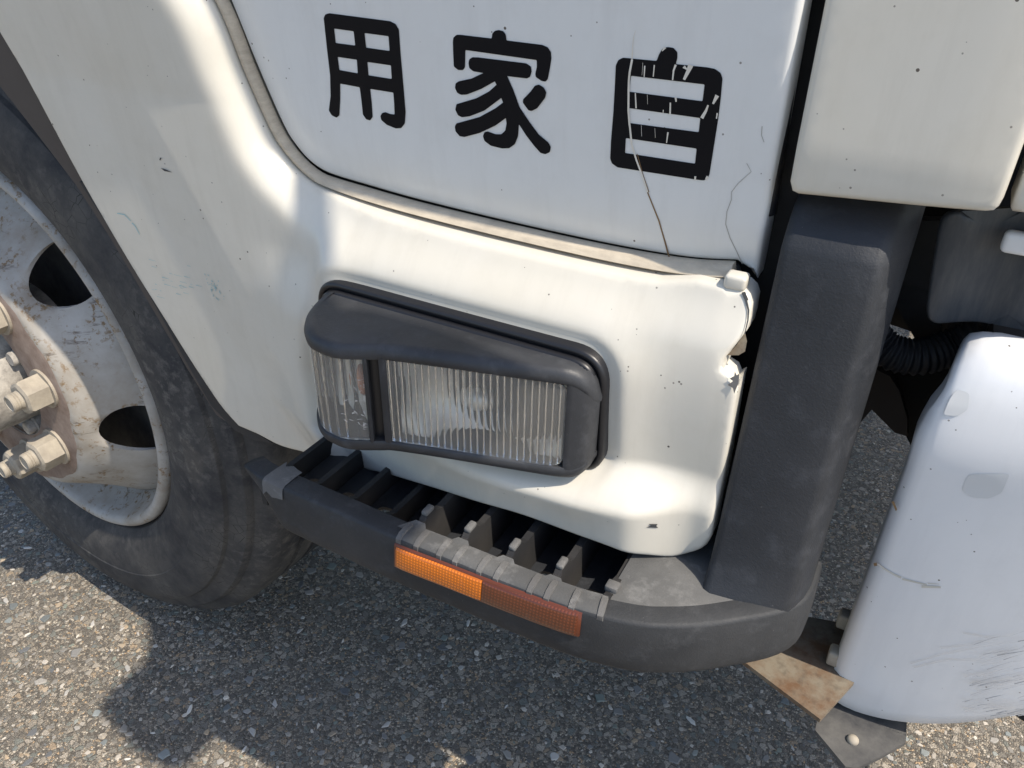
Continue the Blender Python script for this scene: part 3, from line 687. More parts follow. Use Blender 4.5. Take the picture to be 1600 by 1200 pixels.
# step: outer wall follows a curve in plan
PATH = spline([(-.426, -.108), (-.40, -.1125), (-.333, -.1145), (-.269, -.116), (-.228, -.1155), (-.177, -.115), (-.129, -.1125), (-.092, -.1045), (-.071, -.0945), (-.053, -.083), (-.036, -.069), (-.021, -.056), (-.009, -.043), (-.0018, -.029), (.0004, -.012), (.0006, .01)], .006)
T = np.gradient(PATH, axis=0); T /= np.linalg.norm(T, axis=1)[:, None]; NO = np.c_[T[:, 1], -T[:, 0]]
step_root = None
PROF = [(-.020, .536), (-.018, .5425), (-.010, .5436), (-.0022, .5434), (.0000, .5426), (.0009, .5405), (.0018, .527), (.0022, .510), (.0016, .5005), (.0000, .4972), (-.0035, .4948), (-.018, .490)]
rings = []
for (x, y), (nx, ny) in zip(PATH, NO):
    rr = []
    e = np.clip((-.36-x)/.066, 0, 1)
    for o, z in PROF:
        zz = z
        xx = x+nx*o; yy = y+ny*o
        xx += (.5435-zz)*1.15*np.exp(-np.clip(x+.426, 0, 1)/.02)
        rr.append((xx, yy, zz))
    rings.append(rr)
step_shell = loft('step', rings, 'worn_plastic', truck, closed=True, sharp=50, label='black plastic entry step with worn grey tread edge')
# corner top plate
cor = [(p[0]-n[0]*.012, p[1]-n[1]*.012) for p, n in zip(PATH, NO) if p[0] > -.116]
top = [(x, y) for x, y in cor]+[(-.014, -.005), (-.06, .0), (-.117, 0.0)]
def flatplate(name, poly, z0, z1, mat, parent, r=.0, label=None):
    n = len(poly); V = [(x, y, z1) for x, y in poly]+[(x, y, z0) for x, y in poly]
    F = [tuple(range(n)), tuple(range(2*n-1, n-1, -1))]+[(i, i+n, (i+1) % n+n, (i+1) % n) for i in range(n)]
    return recalc(mesh_obj(name, V, F, mat, parent, False, label))
flatplate('corner_plate', top, .50, .5428, 'tread_grey', step_shell)
# compartments: floor with drain holes, cross ribs, back wall
fl_ = roundpoly([(-.415, -.100), (-.117, -.097), (-.117, .02), (-.415, .02)], .006, 3)
dh = [roundpoly([(x-.011, -.088), (x+.011, -.088), (x+.009, -.060), (x-.009, -.060)], .006, 4) for x in np.arange(-.392, -.13, .0365)]
fo = sheet('step_floor', fl_, lambda x, z: flat(x, z), 'black_plastic', step_shell, .03, 0, .003, dh)
for v in fo.data.vertices: v.co = (v.co.x, v.co.z, .507-v.co.y)
V, F = box_vf(-.418, -.112, .010, .016, .50, .527); mesh_obj('step_back', V, F, 'black_plastic', step_shell, False)
rx = [-.1175, -.1545, -.191, -.2275, -.264, -.3005, -.337, -.3735, -.41]
for i, x in enumerate(rx):
    th = .0026; hi = .5485 if 0 < i < 6 else .5425
    prof = [(-.107, .5425), (-.098, .5435), (-.093, .5445), (-.088, hi), (-.081, hi+.0006), (-.078, .5445), (-.07, .541), (0, .541), (0, .508), (-.107, .508)]
    if i >= 5: prof = [(-.107, .5405), (-.100, .5400), (-.092, .533), (-.08, .527), (0, .525), (0, .508), (-.107, .508)]
    V = [(x-th, y, z) for y, z in prof]+[(x+th, y, z) for y, z in prof]; n = len(prof)
    recalc(mesh_obj('step_rib', V, [tuple(range(n)), tuple(range(2*n-1, n-1, -1))]+[(k, (k+1) % n, n+(k+1) % n, n+k) for k in range(n)], 'dark', step_shell, False))  # ribs blacker than the step: shade under the panel put into colour
    if i < 5 and i > 0:   # flared root of the rib on the rim
        V = [(x-.013, -.106, .5438), (x+.013, -.106, .5438), (x+.004, -.095, .545), (x-.004, -.095, .545), (x-.010, -.106, .53), (x+.010, -.106, .53), (x+.003, -.094, .53), (x-.003, -.094, .53)]
        recalc(mesh_obj('rib_root', V, [(0, 1, 2, 3), (4, 7, 6, 5), (0, 4, 5, 1), (1, 5, 6, 2), (2, 6, 7, 3), (3, 7, 4, 0)], 'tread_grey', step_shell, False))
# worn tread strip on the rim and its studs
tx = [i for i, p in enumerate(PATH) if -.272 < p[0] < -.112]
rings = []
for i in tx:
    (x, y), (nx, ny) = PATH[i], NO[i]
    rings.append([(x+nx*o, y+ny*o, z) for o, z in ((-.0185, .5405), (-.0175, .5440), (-.010, .5449), (-.0035, .5444), (-.0005, .5428), (.0006, .5395), (-.001, .538))])
loft('tread_strip', rings, 'tread_grey', step_shell, sharp=60, label='worn light grey tread strip')
def stud(x, dy=0.0, dz=0.0, s=1.0):
    k = int(np.argmin(abs(PATH[:, 0]-x))); (px0, py0), (nx, ny), t = PATH[k], NO[k], T[k]
    V = []; 
    for u in (-.0034*s, -.0026*s, .0026*s, .0034*s):
        ins = .0012 if abs(u) > .003*s else 0
        for o, z in ((-.0165, .541), (-.0160+ins, .5462-ins), (-.010, .5476-ins), (-.0035-ins, .5470-ins), (.0006-ins, .5445-ins), (.0010, .541), (0, .5385)):
            V.append((px0+t[0]*u+nx*(o+dy), py0+t[1]*u+ny*(o+dy), z+dz))
    return recalc(mesh_obj('tread_stud', V, grid_faces(4, 7, False, True)+[tuple(range(7)), tuple(range(21, 28))], 'scraped', step_shell, True, sharp=40))
for px0, py0 in ((630, 838), (656, 846), (692, 860), (718, 871), (758, 884), (786, 894), (828, 909), (860, 920), (904, 934), (939, 945)):
    stud(atz(px0, py0, .546)[0], 0, -.0013, .72)
for x in rx[1:5]: 
    bevel_box('tread_stud', (x-.0028, x+.0028, -.0905, -.0800, .5465, .5508), 'scraped', step_shell, .0015, 2)
bevel_box('tread_stud', (-.122, -.113, -.0885, -.080, .541, .5468), 'scraped', step_shell, .0015, 2)
# scraped patch at the rear end of the rim
rings = []
for i, p in enumerate(PATH):
    if -.408 < p[0] < -.374:
        (x, y), (nx, ny) = PATH[i], NO[i]
        j = .003*math.sin(i*2.7)
        rings.append([(x+nx*o, y+ny*o, z) for o, z in ((-.022+j, .5440), (-.012, .5444), (-.002, .5440), (.0010, .5424), (.0018, .5400), (.0030, .532+j))])
loft('scraped_patch', rings, 'scraped', step_shell, closed=False, caps=False, label='pale scraped patch at the rear corner')
# side reflector in the step's outer face
def on_face(x, z, off):
    y = np.interp(x, PATH[:, 0][:-6], PATH[:, 1][:-6]); o = np.interp(z, [.49, .497, .504, .515, .527, .536, .541, .543], [-.018, -.003, .0014, .0028, .0022, .0008, -.0005, -.003]); return (x, y-o-off, z)
def face_slab(name, x0, x1, z0, z1, off, thick, mat, parent, nx=14, label=None, skew=.0):
    rings = []
    for k in range(nx+1):
        x = x0+(x1-x0)*k/nx; dz = skew*k/nx
        e = .0012 if 0 < k < nx else 0.0
        rings.append([on_face(x, z1+dz, off-thick), on_face(x, z1+dz-.0006, off+e*.4-.0004), on_face(x, z1+dz-.002, off+e*.5), on_face(x, z0+dz+.002, off+e*.5), on_face(x, z0+dz+.0006, off+e*.4-.0004), on_face(x, z0+dz, off-thick)])
    return loft(name, rings, mat, parent, sharp=60, label=label)
face_slab('reflector_frame', -.2715, -.1265, .5175, .5395, .0018, .004, 'reflector_frame', step_shell, 24, None, .004)
face_slab('reflector_lens', -.2690, -.1985, .5197, .5375, .0032, .003, 'amber', step_shell, 14, 'bright amber half of the side reflector', .002)
face_slab('reflector_lens', -.1980, -.1290, .5215, .5393, .0030, .003, 'amber_dull', step_shell, 14, 'dull brownish amber half of the side reflector', .002)

# --- side lamp in the panel
LF = np.array([(-.3720, -.045), (-.3700, -.060), (-.3635, -.078), (-.3555, -.0905), (-.3465, -.1000), (-.3375, -.1062), (-.328, -.1085), (-.314, -.1085), (-.296, -.1000), (-.285, -.0945), (-.246, -.0835), (-.181, -.0660), (-.165, -.0605), (-.156, -.055), (-.1515, -.045)])
LFS = spline(LF, .003)
side_lamp = None
def lamp_ring(z, shrink=0.0, yy=None):
    c = np.array([-.262, -.03]); out = []
    for p in LFS:
        if shrink is None: out.append((min(max(p[0], -.3690), -.1560), -.040, z)); continue
        v = p-c; L = np.linalg.norm(v); q = c+v*(1-shrink/L); out.append((q[0], q[1], z))
    return out
# gasket
GO = roundpoly([(-.3850, .6915), (-.1505, .6915), (-.1460, .5965), (-.3850, .5965)], .024, 10)
def ring_solid(name, outer, y0, y1, width, mat, parent, r=.002):
    O = np.asarray(outer); n = len(O); rings = []
    for d, y in ((0, y1), (0, y0+r), (r*.5, y0+r*.2), (width*.5, y0-.0004), (width-r*.5, y0+r*.2), (width, y0+r), (width, y1)):
        q = inset(O, d); rings.append([(p[0], y, p[1]) for p in q])
    V = np.concatenate([np.array(r_) for r_ in rings]); F = grid_faces(len(rings), n, False, True)
    return recalc(mesh_obj(name, V, F, mat, parent, True, None, sharp=60))
def gasket_y(x): return -.0475
hz0, hz1 = .598, .686
# housing: top cap, bottom band, end block and divider, with openings for the two lenses
def band(name, prof, mat, parent):                  # prof: list of (shrink, z) swept along the lamp's front curve
    rings = [[(p[0], p[1], z) for p in lamp_ring(0, s)] if False else [(q[0], q[1], z) for q in lamp_ring(z, s)] for s, z in prof]
    V = np.concatenate([np.array(r_) for r_ in rings]); n = len(LFS)
    F = grid_faces(len(prof), n, True, False)
    return V, F, n, len(prof)
housing = None
top_prof = [(.008, .6750), (.0012, .6747), (0.0, .6758), (-.0004, .6790), (.0008, .6822), (.0035, .6845), (.0075, .6853), (None, .6838), (None, .676)]
def end_drop(x, r=.021, x0=-.1735): return r-math.sqrt(max(r*r-min(max(x-x0, 0), r*.98)**2, 0))
V, F, n, m = band('lamp_housing', top_prof, 'lamp_plastic', truck); V[:, 2] -= np.array([end_drop(q) for q in V[:, 0]])
F += [tuple(i*n for i in range(m))[::-1], tuple(i*n+n-1 for i in range(m))]
lampo = recalc(mesh_obj('side_lamp', V, F, 'lamp_plastic', truck, True, 'black side lamp with clear ribbed lenses in a rubber gasket', sharp=60))
bot_prof = [(.008, .6085), (.0012, .6088), (0.0, .6075), (0.0, .6040), (.0012, .6010), (.004, .5995), (.0075, .5990), (None, .6000), (None, .606)]
V, F, n, m = band('b', bot_prof, None, None); V[:, 2] += np.array([end_drop(q, .014, -.1665) for q in V[:, 0]]); F += [tuple(i*n for i in range(m))[::-1], tuple(i*n+n-1 for i in range(m))]
recalc(mesh_obj('lower_bezel', V, F, 'lamp_plastic', lampo, True, sharp=60))
ring_solid('gasket', GO, -.0445, -.015, .0055, 'gasket', lampo)
sheet('gasket_pad', inset(GO, .004), lambda x, z: np.full(np.shape(x), -.0425), 'gasket', lampo, .02, 0, 0)
ring_solid('gasket_lip', inset(GO, .0058), -.0485, -.02, .005, 'gasket', lampo)
def lf_at(x, side=1):
    i = int(np.argmin(abs(LFS[:, 0]-x)+np.where(LFS[:, 1] > -.06, (1.0 if x < -.2 else 0), 0))); return LFS[i]
def curve_piece(x0, x1, nstep):                      # sample of the front curve between two stations (arc index)
    d = np.r_[0, np.cumsum(np.linalg.norm(np.diff(LFS, axis=0), axis=1))]
    i0 = d[np.argmin(np.linalg.norm(LFS-np.array(x0), axis=1))]; i1 = d[np.argmin(np.linalg.norm(LFS-np.array(x1), axis=1))]
    s = np.linspace(i0, i1, nstep); return np.c_[np.interp(s, d, LFS[:, 0]), np.interp(s, d, LFS[:, 1])]
def wall_piece(name, x0, x1, z0, z1, off, thick, mat, n=10, label=None, edge=.001):
    C = curve_piece(x0, x1, n); t = np.gradient(C, axis=0); t /= np.linalg.norm(t, axis=1)[:, None]; N_ = np.c_[t[:, 1], -t[:, 0]]
    N_[N_[:, 1] > 0] *= -1
    rings = []
    for k, (p, nn) in enumerate(zip(C, N_)):
        e = edge if k in (0, n-1) else 0
        a_, b_ = p+nn*(off-e), p-nn*thick
        u0, u1 = z0+end_drop(a_[0], .014, -.1665), z1-end_drop(a_[0])
        rings.append([(b_[0], b_[1], u0), (a_[0], a_[1], u0), (a_[0], a_[1], u1), (b_[0], b_[1], u1)])
    return loft(name, rings, mat, lampo, sharp=45, label=label)
LA, LB, LC, LD = (-.3635, -.078), (-.2985, -.1012), (-.2845, -.0942), (-.1700, -.0622)
wall_piece('end_block', (-.1690, -.0619), (-.1515, -.045), .6075, .6765, 0.0, .03, 'lamp_plastic', 14)
wall_piece('lens_frame', (-.2985, -.1012), (-.2948, -.0994), .608, .676, .0004, .03, 'lamp_plastic', 3)
wall_piece('lens_frame', (-.2885, -.0962), (-.2848, -.0944), .608, .676, .0004, .03, 'lamp_plastic', 3)
wall_piece('divider', (-.2955, -.0997), (-.2878, -.0959), .608, .676, -.006, .03, 'gasket', 3)
wall_piece('rear_block', (-.3720, -.045), (-.3632, -.0785), .6075, .6765, -.0012, .012, 'lamp_plastic', 8)
def fluted(name, x0, x1, z0, z1, nfl, amp, label, corner=0.0):
    n = nfl*8+1; C = curve_piece(x0, x1, n); t = np.gradient(C, axis=0); t /= np.linalg.norm(t, axis=1)[:, None]; N_ = np.c_[t[:, 1], -t[:, 0]]; N_[N_[:, 1] > 0] *= -1
    zs = np.linspace(z0, z1, 6); V = []
    for k in range(n):
        u = k/(n-1)
        zlo, zhi = z0, z1
        if corner:
            L_ = np.linalg.norm(C[-1]-C[k])
            if L_ < corner: c_ = corner-math.sqrt(max(corner**2-(corner-L_)**2, 0)); zlo, zhi = z0+c_, z1-c_
        ph = (k % 8)/8
        bul = -.0016                                       # outer face, smooth
        bi = -.0050+amp*(abs(math.sin(math.pi*k/8)))          # inner face, half-round flutes
        for z in np.linspace(zlo, zhi, 6): p = C[k]+N_[k]*bul; V.append((p[0], p[1], z))
        for z in np.linspace(zhi, zlo, 6): p = C[k]+N_[k]*bi; V.append((p[0], p[1], z))
    F = grid_faces(n, 12, False, True)+[tuple(range(12))[::-1], tuple((n-1)*12+i for i in range(12))]
    return recalc(mesh_obj(name, V, F, 'lens', lampo, True, label, sharp=60))
fluted('turn_signal_lens', LA, LB, .6088, .6752, 9, .0014, 'scratched clear ribbed turn signal lens')
fluted('cornering_lens', LC, (-.1690, -.0619), .6088, .6752, 26, .0012, 'clear ribbed cornering lamp lens', .009)
# bowls behind the lenses
def bowl(name, xa, xb, za, zb, yf, depth, mat, ny=22, nz=14, ell=(1, 1)):
    V = []
    for i in range(ny+1):
        for j in range(nz+1):
            u, v = i/ny*2-1, j/nz*2-1; x = xa+(xb-xa)*(u+1)/2
            yl = np.interp(x, [-.38, -.364, -.340, -.314, -.285, -.18], [-.05, -.07, -.096, -.099, -.086, -.058])
            r2 = min(1.0, (u*ell[0])**2+(v*ell[1])**2)
            V.append((x, yl+.006+depth*(1-r2)**.5*1.0, za+(zb-za)*(v+1)/2))
    return recalc(mesh_obj(name, V, grid_faces(ny+1, nz+1), mat, lampo, True, None, sharp=70))
bowl('cornering_bowl', -.2838, -.1700, .6085, .6755, 0, .034, 'chrome', ell=(.95, .8))
bowl('turn_signal_bowl', -.366, -.2965, .6085, .6755, 0, .03, 'bowl', ell=(1.05, .6))
def ball(name, c, r, sx, mat, parent):
    bm = bmesh.new(); bmesh.ops.create_uvsphere(bm, u_segments=16, v_segments=10, radius=r); bmesh.ops.scale(bm, vec=sx, verts=bm.verts); bmesh.ops.translate(bm, vec=c, verts=bm.verts)
    me = bpy.data.meshes.new(name); bm.to_mesh(me); bm.free(); me.materials.append(MAT[mat]); me.polygons.foreach_set('use_smooth', [True]*len(me.polygons))
    o = bpy.data.objects.new(name, me); col.objects.link(o); o.parent = parent; return o
ball('amber_bulb', (-.310, -.084, .648), .0085, (1, 1, 1.4), 'bulb', lampo)
ball('clear_bulb', (-.232, -.060, .643), .008, (1.3, 1, 1), 'chrome', lampo)
pol = []
for k in range(55):
    t = random.random(); x0 = 545+34*t+random.gauss(0, 10); y0 = 580+90*random.random(); ang = random.uniform(-.5, .9); ln = random.uniform(2, 9)
    x0 = min(max(x0, 520), 568)
    pol += quads([(x0, y0), (min(x0+ln*math.cos(ang), 575), y0+ln*math.sin(ang))], random.uniform(.3, .9), .2)
lens_fun = lambda x, z: np.interp(x, LFS[8:-8, 0], LFS[8:-8, 1])+.0014
decal('lens_scratch', pol, lens_fun, 0.0003, 'scratch', lampo, 'white scratches on the turn signal lens', 'stuff')

# --- front wheel
WC = Vector((-.9936, .0593, .3978)); ST = math.radians(5)
wheel = bpy.data.objects.new('wheel', None); col.objects.link(wheel); wheel.parent = truck; wheel.location = WC; wheel.rotation_euler = (0, 0, -ST)
wheel['label'] = 'pale steel front wheel with eight dusty nuts and a worn black tyre'
ident = lambda a_, o, b_: (a_, -o, b_)               # local: x, -y outward, z
def lathe(name, prof, n, mat, sharp=35, noise=0.0, label=None):
    V, F = lathe_pts(prof, n, ident); V = np.array(V)
    if noise: V += rng.normal(0, noise, V.shape)
    return recalc(mesh_obj(name, V, F, mat, wheel, True, label, sharp=sharp))
tp = [(.263, -.008), (.2715, -.004), (.2745, .004), (.284, .012), (.300, .020), (.320, .0245), (.338, .0252), (.3395, .0262), (.352, .0258), (.366, .0240), (.378, .0218), (.3845, .0180), (.3865, .0125), (.398, .0085), (.4070, .0045), (.4098, .0005), (.4112, -.0045), (.4215, -.0100), (.4300, -.0170), (.4345, -.026), (.4355, -.036)]
tread = []
for y0 in (-.060, -.095, -.135, -.170): tread += [(.4358, y0+.004), (.4358, y0), (.424, y0-.002), (.424, y0-.008), (.4358, y0-.010)]
tp2 = tp+tread+[(.4355, -.205), (.425, -.225), (.40, -.238), (.34, -.240), (.29, -.222), (.262, -.198)]
lathe('tyre', tp2, 160, 'tyre', 24)
lathe('rim', [(.236, -.050), (.240, -.040), (.2455, -.028), (.2500, -.012), (.2525, .002), (.2553, .0085), (.2600, .0115), (.2648, .0105), (.2690, .006), (.2705, -.001), (.266, -.010), (.262, -.014), (.256, -.03), (.25, -.07), (.245, -.12), (.255, -.19), (.262, -.198), (.240, -.12), (.232, -.05), (.236, -.046)], 160, 'wheel', 50)
def disc_off(r):
    return np.interp(r, [.088, .092, .160, .166, .172, .180, .192, .205, .220, .232, .240], [.0525, .0540, .0540, .0525, .0470, .0350, .0170, .0000, -.0180, -.0330, -.0440])
def circ(c, r, n, ex=1.0, ang=0.0):
    t = np.linspace(0, 2*math.pi, n, endpoint=False); u = np.c_[r*np.cos(t), r*ex*np.sin(t)]; ca, sa = math.cos(ang), math.sin(ang)
    return np.c_[c[0]+u[:, 0]*ca-u[:, 1]*sa, c[1]+u[:, 0]*sa+u[:, 1]*ca]
VA = [47.5+k*60 for k in range(6)]
vents = [circ((.206*math.cos(math.radians(q)), .206*math.sin(math.radians(q))), .0285, 34, 1.36, math.radians(q)) for q in VA]
CH = circ((0, 0), .094, 64)
disc = sheet('wheel_disc', circ((0, 0), .2385, 150), lambda x, z: -disc_off(np.hypot(x, z)), 'wheel', wheel, .006, 0, .007, vents+[CH])
# rust-brown clamping face: thin ring just proud of the disc
def ring_flat(name, r0, r1, off, mat):
    t = np.linspace(0, 2*math.pi, 96, endpoint=False); V = []
    for q in t:
        k = 1+.012*math.sin(7*q)+.008*math.sin(17*q+1)
        for r, o in ((r0, off-.004), (r0+.001, off), ((r1-.003)*k, off), (r1*k, off-.0016)): V.append((r*math.cos(q), -o, r*math.sin(q)))
    return recalc(mesh_obj(name, V, grid_faces(96, 4, True, False), mat, wheel, True, None, sharp=50))
ring_flat('clamping_face', .0935, .163, .0548, 'face_rust')
lathe('brake_drum', [(.0, -.05), (.15, -.05), (.19, -.048), (.222, -.062), (.226, -.16), (.0, -.16)], 64, 'iron_grey')
lathe('hub', [(.0965, -.02), (.0965, .030), (.090, .033), (.080, .034), (.074, .040), (.072, .090), (.069, .097), (.060, .100), (.052, .101), (.050, .112), (.046, .117), (.0, .119)], 64, 'hub', 35)
def nut_mesh(name):
    R = .0222; prof = []
    V = []; F = []
    n = 6; lv = [(R*1.18, .0, 24), (R*1.18, .003, 24)]
    # chamfered hex prism with a washer face and a square-headed stud
    rings = []
    for r, o in ((R*1.14, 0.0), (R*1.14, .0035)): rings.append([(r*math.cos(2*math.pi*k/24), -o, r*math.sin(2*math.pi*k/24)) for k in range(24)])
    def hexr(k, s): 
        t = 2*math.pi*k/24; a_ = (t+math.pi/6) % (math.pi/3)-math.pi/6; return s*R*math.cos(math.pi/6)/math.cos(a_)
    for s, o, mx in ((1.0, .0036, 9), (1.0, .0265, 9), (1.0, .0290, .0205/1), (.8, .0312, .0185), (.64, .0312, 9)):
        rings.append([(min(hexr(k, s), mx)*math.cos(2*math.pi*k/24), -o, min(hexr(k, s), mx)*math.sin(2*math.pi*k/24)) for k in range(24)])
    for r, o in ((.0118, .0310), (.0112, .0320), (.0112, .0345), (.0106, .0352), (.0112, .0359), (.0112, .0375), (.0106, .0382), (.0112, .0389), (.0110, .0425), (.0098, .0440), (.0085, .0440), (.0078, .0425), (.0001, .0425)):
        rings.append([(r*math.cos(2*math.pi*k/24), -o, r*math.sin(2*math.pi*k/24)) for k in range(24)])
    V = np.concatenate([np.array(r_) for r_ in rings]); F = grid_faces(len(rings), 24, False, True)
    return V, F
NV, NF = nut_mesh('wheel_nut')
nut0 = recalc(mesh_obj('wheel_nut', NV, NF, 'nut', wheel, True, None, sharp=28))
for k in range(8):
    q = math.radians(9-46*0+45*k); o = nut0 if k == 0 else nut0.copy()
    if k: col.objects.link(o); o.parent = wheel
    o.location = (.1285*math.cos(q), -.0545, .1285*math.sin(q)); o.rotation_euler = (0, (k*.83) % 1.05, 0)
for k in range(8):                                    # small bolts round the hub flange
    q = math.radians(-14+45*k); V, F = lathe_pts([(.0, .060), (.008, .060), (.0092, .058), (.0092, .050), (.0125, .049), (.0125, .028)], 16, ident)
    o = recalc(mesh_obj('hub_bolt', V, F, 'hub', wheel, True, None, sharp=35)); o.location = (.083*math.cos(q), 0, .083*math.sin(q))
# inside of the wheel arch
LN = [(p[0], p[1]) for p in spline(arch_curve, .03) if p[1] > .735 or p[0] < -1]
V = []
for x, z in LN:
    v = np.array([x+.99, z-.40]); v /= np.linalg.norm(v)
    for y, s in ((.012, .004), (.02, .010), (.03, .014), (.10, .016), (.30, .016), (.60, .02)): V.append((x+v[0]*s, y, z+v[1]*s))
mesh_obj('wheel_arch_liner', V, grid_faces(len(LN), 6), 'liner', truck, True, 'dusty brown inner wheel arch')
def slab(name, px, y0, y1, mat, label=None):
    V = xz(px, y0); n = len(V)
    return recalc(mesh_obj(name, [(x, y0, z) for x, z in V]+[(x, y1, z) for x, z in V], [tuple(range(n)), tuple(range(2*n-1, n-1, -1))]+[(i, (i+1) % n, n+(i+1) % n, n+i) for i in range(n)], mat, truck, False, label))
slab('arch_flange', [(-120, -160), (8, 40), (72, 150), (142, 280), (212, 400), (262, 480), (312, 560), (355, 630), (395, 672), (372, 672), (338, 648), (292, 575), (232, 472), (170, 368), (118, 288), (70, 225), (20, 160), (-60, 60), (-200, -90)], .004, .04, 'liner', 'dusty brown flange inside the wheel arch')
slab('mud_flap', [(124, 284), (152, 288), (208, 385), (268, 480), (318, 560), (358, 628), (380, 664), (425, 692), (398, 688), (366, 672), (330, 634), (290, 564), (230, 455), (168, 352)], .002, .035, 'black_plastic')
# --- white front bumper corner
BP = spline([(.0305, .030), (.0300, .012), (.0310, .003), (.036, -.001), (.055, -.0020), (.10, -.0015), (.15, .001), (.20, .008), (.26, .030), (.32, .085), (.365, .20), (.39, .45), (.40, 1.1)], .006)
T = np.gradient(BP, axis=0); T /= np.linalg.norm(T, axis=1)[:, None]; NB = np.c_[T[:, 1], -T[:, 0]]
arc = np.r_[0, np.cumsum(np.linalg.norm(np.diff(BP, axis=0), axis=1))]
BPROF = [(-.052, .7160), (-.043, .7245), (-.033, .7295), (-.0235, .7305), (-.0160, .7280), (-.0100, .7215), (-.0048, .7100), (-.0014, .694), (.0004, .678), (.0010, .668), (.0006, .657), (-.0012, .644), (-.0056, .602), (-.0110, .545), (-.0168, .488), (-.0222, .436), (-.0250, .408), (-.0275, .3945), (-.033, .3880), (-.042, .386), (-.054, .387)]
rings = []
for (p, nn, s) in zip(BP, NB, arc):
    rr = []; c = max(0.0, 1-max(s-.024, 0)/.030); drop = .028*(1-math.sqrt(max(1-c*c, 0)))
    for o, z in BPROF:
        k = (z-.385)/.346; zz = z-drop*k**6+drop*.6*(1-k)**7+5.5*min(max(p[0]-.045, 0), .105)**2*(1-k)
        low = sstep(.665, .64, z)
        rr.append((p[0]+nn[0]*max(o, -.006 if s < .07 else -.05)*(1-low), p[1]+(nn[1]*(1-low)-low)*o, zz))
    rings.append(rr)
bumper = loft('front_bumper', rings, 'bumper_white', truck, closed=False, caps=False, sharp=60, label='white front bumper corner with scraped lower edge')
def bump_y(x, z):
    x = np.asarray(x, float); z = np.asarray(z, float); i = np.argsort(BP[6:60, 0])
    o = np.interp(z, [p[1] for p in BPROF][3:19][::-1], [p[0] for p in BPROF][3:19][::-1]); sl = np.interp(x, BP[10:, 0], -NB[10:, 1])
    return np.interp(x, BP[8:, 0], BP[8:, 1])-o*sl
for P in ([(1497, 608), (1515, 614), (1512, 640), (1496, 650), (1474, 648), (1480, 632), (1487, 618)], [(1514, 741), (1535, 740), (1578, 740), (1565, 770), (1545, 779), (1518, 777), (1503, 766), (1508, 752)]):
    L = [(q[0], q[2]) for q in (ats(a_, b_, bump_y) for a_, b_ in P)]
    sheet('primer_patch', roundpoly(L, .002, 3), lambda x, z: bump_y(x, z)-.00025, 'patch', bumper, .003, 0, 0)
pol = []; pold = []
for k in range(80):
    t = random.random(); x0 = 1500+100*random.random()**.8; lo = 1150-.12*(x0-1500)
    y0 = random.uniform(1055, 1118) if t > .25 else random.uniform(1000, 1060)
    ln = random.uniform(10, 60); dy = -.30*ln*random.uniform(.4, 1.2)
    (pol if random.random() < .7 else pold).extend(quads([(x0, y0), (min(x0+ln*.5, 1625), y0+dy*.55), (min(x0+ln, 1640), y0+dy)], random.uniform(.4, 1.8), .2))
for P in ([(1423, 1036), (1470, 1022), (1530, 1010), (1600, 1000)], [(1428, 1042), (1480, 1030), (1540, 1032), (1600, 1015)], [(1505, 988), (1545, 996), (1580, 992), (1600, 985)], [(1505, 1108), (1530, 1113), (1570, 1104), (1605, 1098)], [(1470, 1012), (1520, 1006), (1560, 998)]):
    pol += quads(P, 1.2, .5)
decal('scratch', pol, bump_y, .0007, 'scratch', bumper, 'bright scratches low on the bumper', 'stuff')
decal('scratch', pold, bump_y, .0008, 'scratch_dark', bumper, 'grey scratches low on the bumper', 'stuff')
decal('paint_rub', quads([(1372, 881), (1380, 887), (1395, 896), (1408, 902)], 1.5, 3.2)+quads([(1410, 904), (1430, 909), (1448, 913)], 3.2, 2.2)+quads([(1440, 916), (1470, 917)], 4.2, 3.0)+quads([(1450, 911), (1468, 912)], 1.4, .8), bump_y, .0004, 'rub', bumper, 'cream rub mark on the bumper', 'stuff')
decal('rust_spot', [[(1393, 783), (1397, 782), (1402, 795), (1400, 798)], [(1304, 1066), (1310, 1068), (1308, 1073), (1304, 1071)], [(1365, 879), (1370, 878), (1371, 883), (1366, 884)]], bump_y, .0006, 'rust_line', bumper, 'tiny rust spots along the bumper edge', 'stuff')

# --- things inside the corner opening
gy = .040
sg = xz([(1470, 330), (1455, 420), (1447, 480), (1450, 498), (1462, 506), (1520, 511), (1640, 520), (1640, 330)], gy)
splash = sheet('splash_guard', roundpoly(sg, .010, 5), lambda x, z: gy+.004*np.sin((np.asarray(x)-.03)*120)+.002, 'splash', truck, .008, .002, .004)
pz = aty(1592, 378, gy-.004); bevel_box('guard_clip', (pz[0]-.008, pz[0]+.02, gy-.010, gy-.001, pz[2]-.006, pz[2]+.006), 'bumper_white', splash, .003, 3)
hp = [aty(1345, 500, .10), aty(1372, 535, .10), aty(1400, 553, .10), aty(1440, 557, .105), aty(1485, 543, .115), aty(1540, 522, .12), aty(1640, 512, .125)]
hs = spline(hp, .0007)
hr = [.0125+.0009*math.sin(i*1.0) for i in range(len(hs))]
tube('corrugated_hose', hs, hr, 'black_plastic', truck, 12)
mk = lambda pts, y0, y1, mat, nm, lb=None: (lambda V: recalc(mesh_obj(nm, [(x, y0, z) for x, z in V]+[(x, y1, z) for x, z in V], [tuple(range(len(V))), tuple(range(2*len(V)-1, len(V)-1, -1))]+[(i, (i+1) % len(V), len(V)+(i+1) % len(V), len(V)+i) for i in range(len(V))], mat, truck, False, lb)))(xz(pts, y0))
mk([(1344, 590), (1365, 575), (1390, 588), (1405, 610), (1418, 655), (1418, 682), (1398, 676), (1362, 640), (1345, 660)], .16, .168, 'liner', 'rusty_bracket', 'dusty brown bracket behind the bumper')
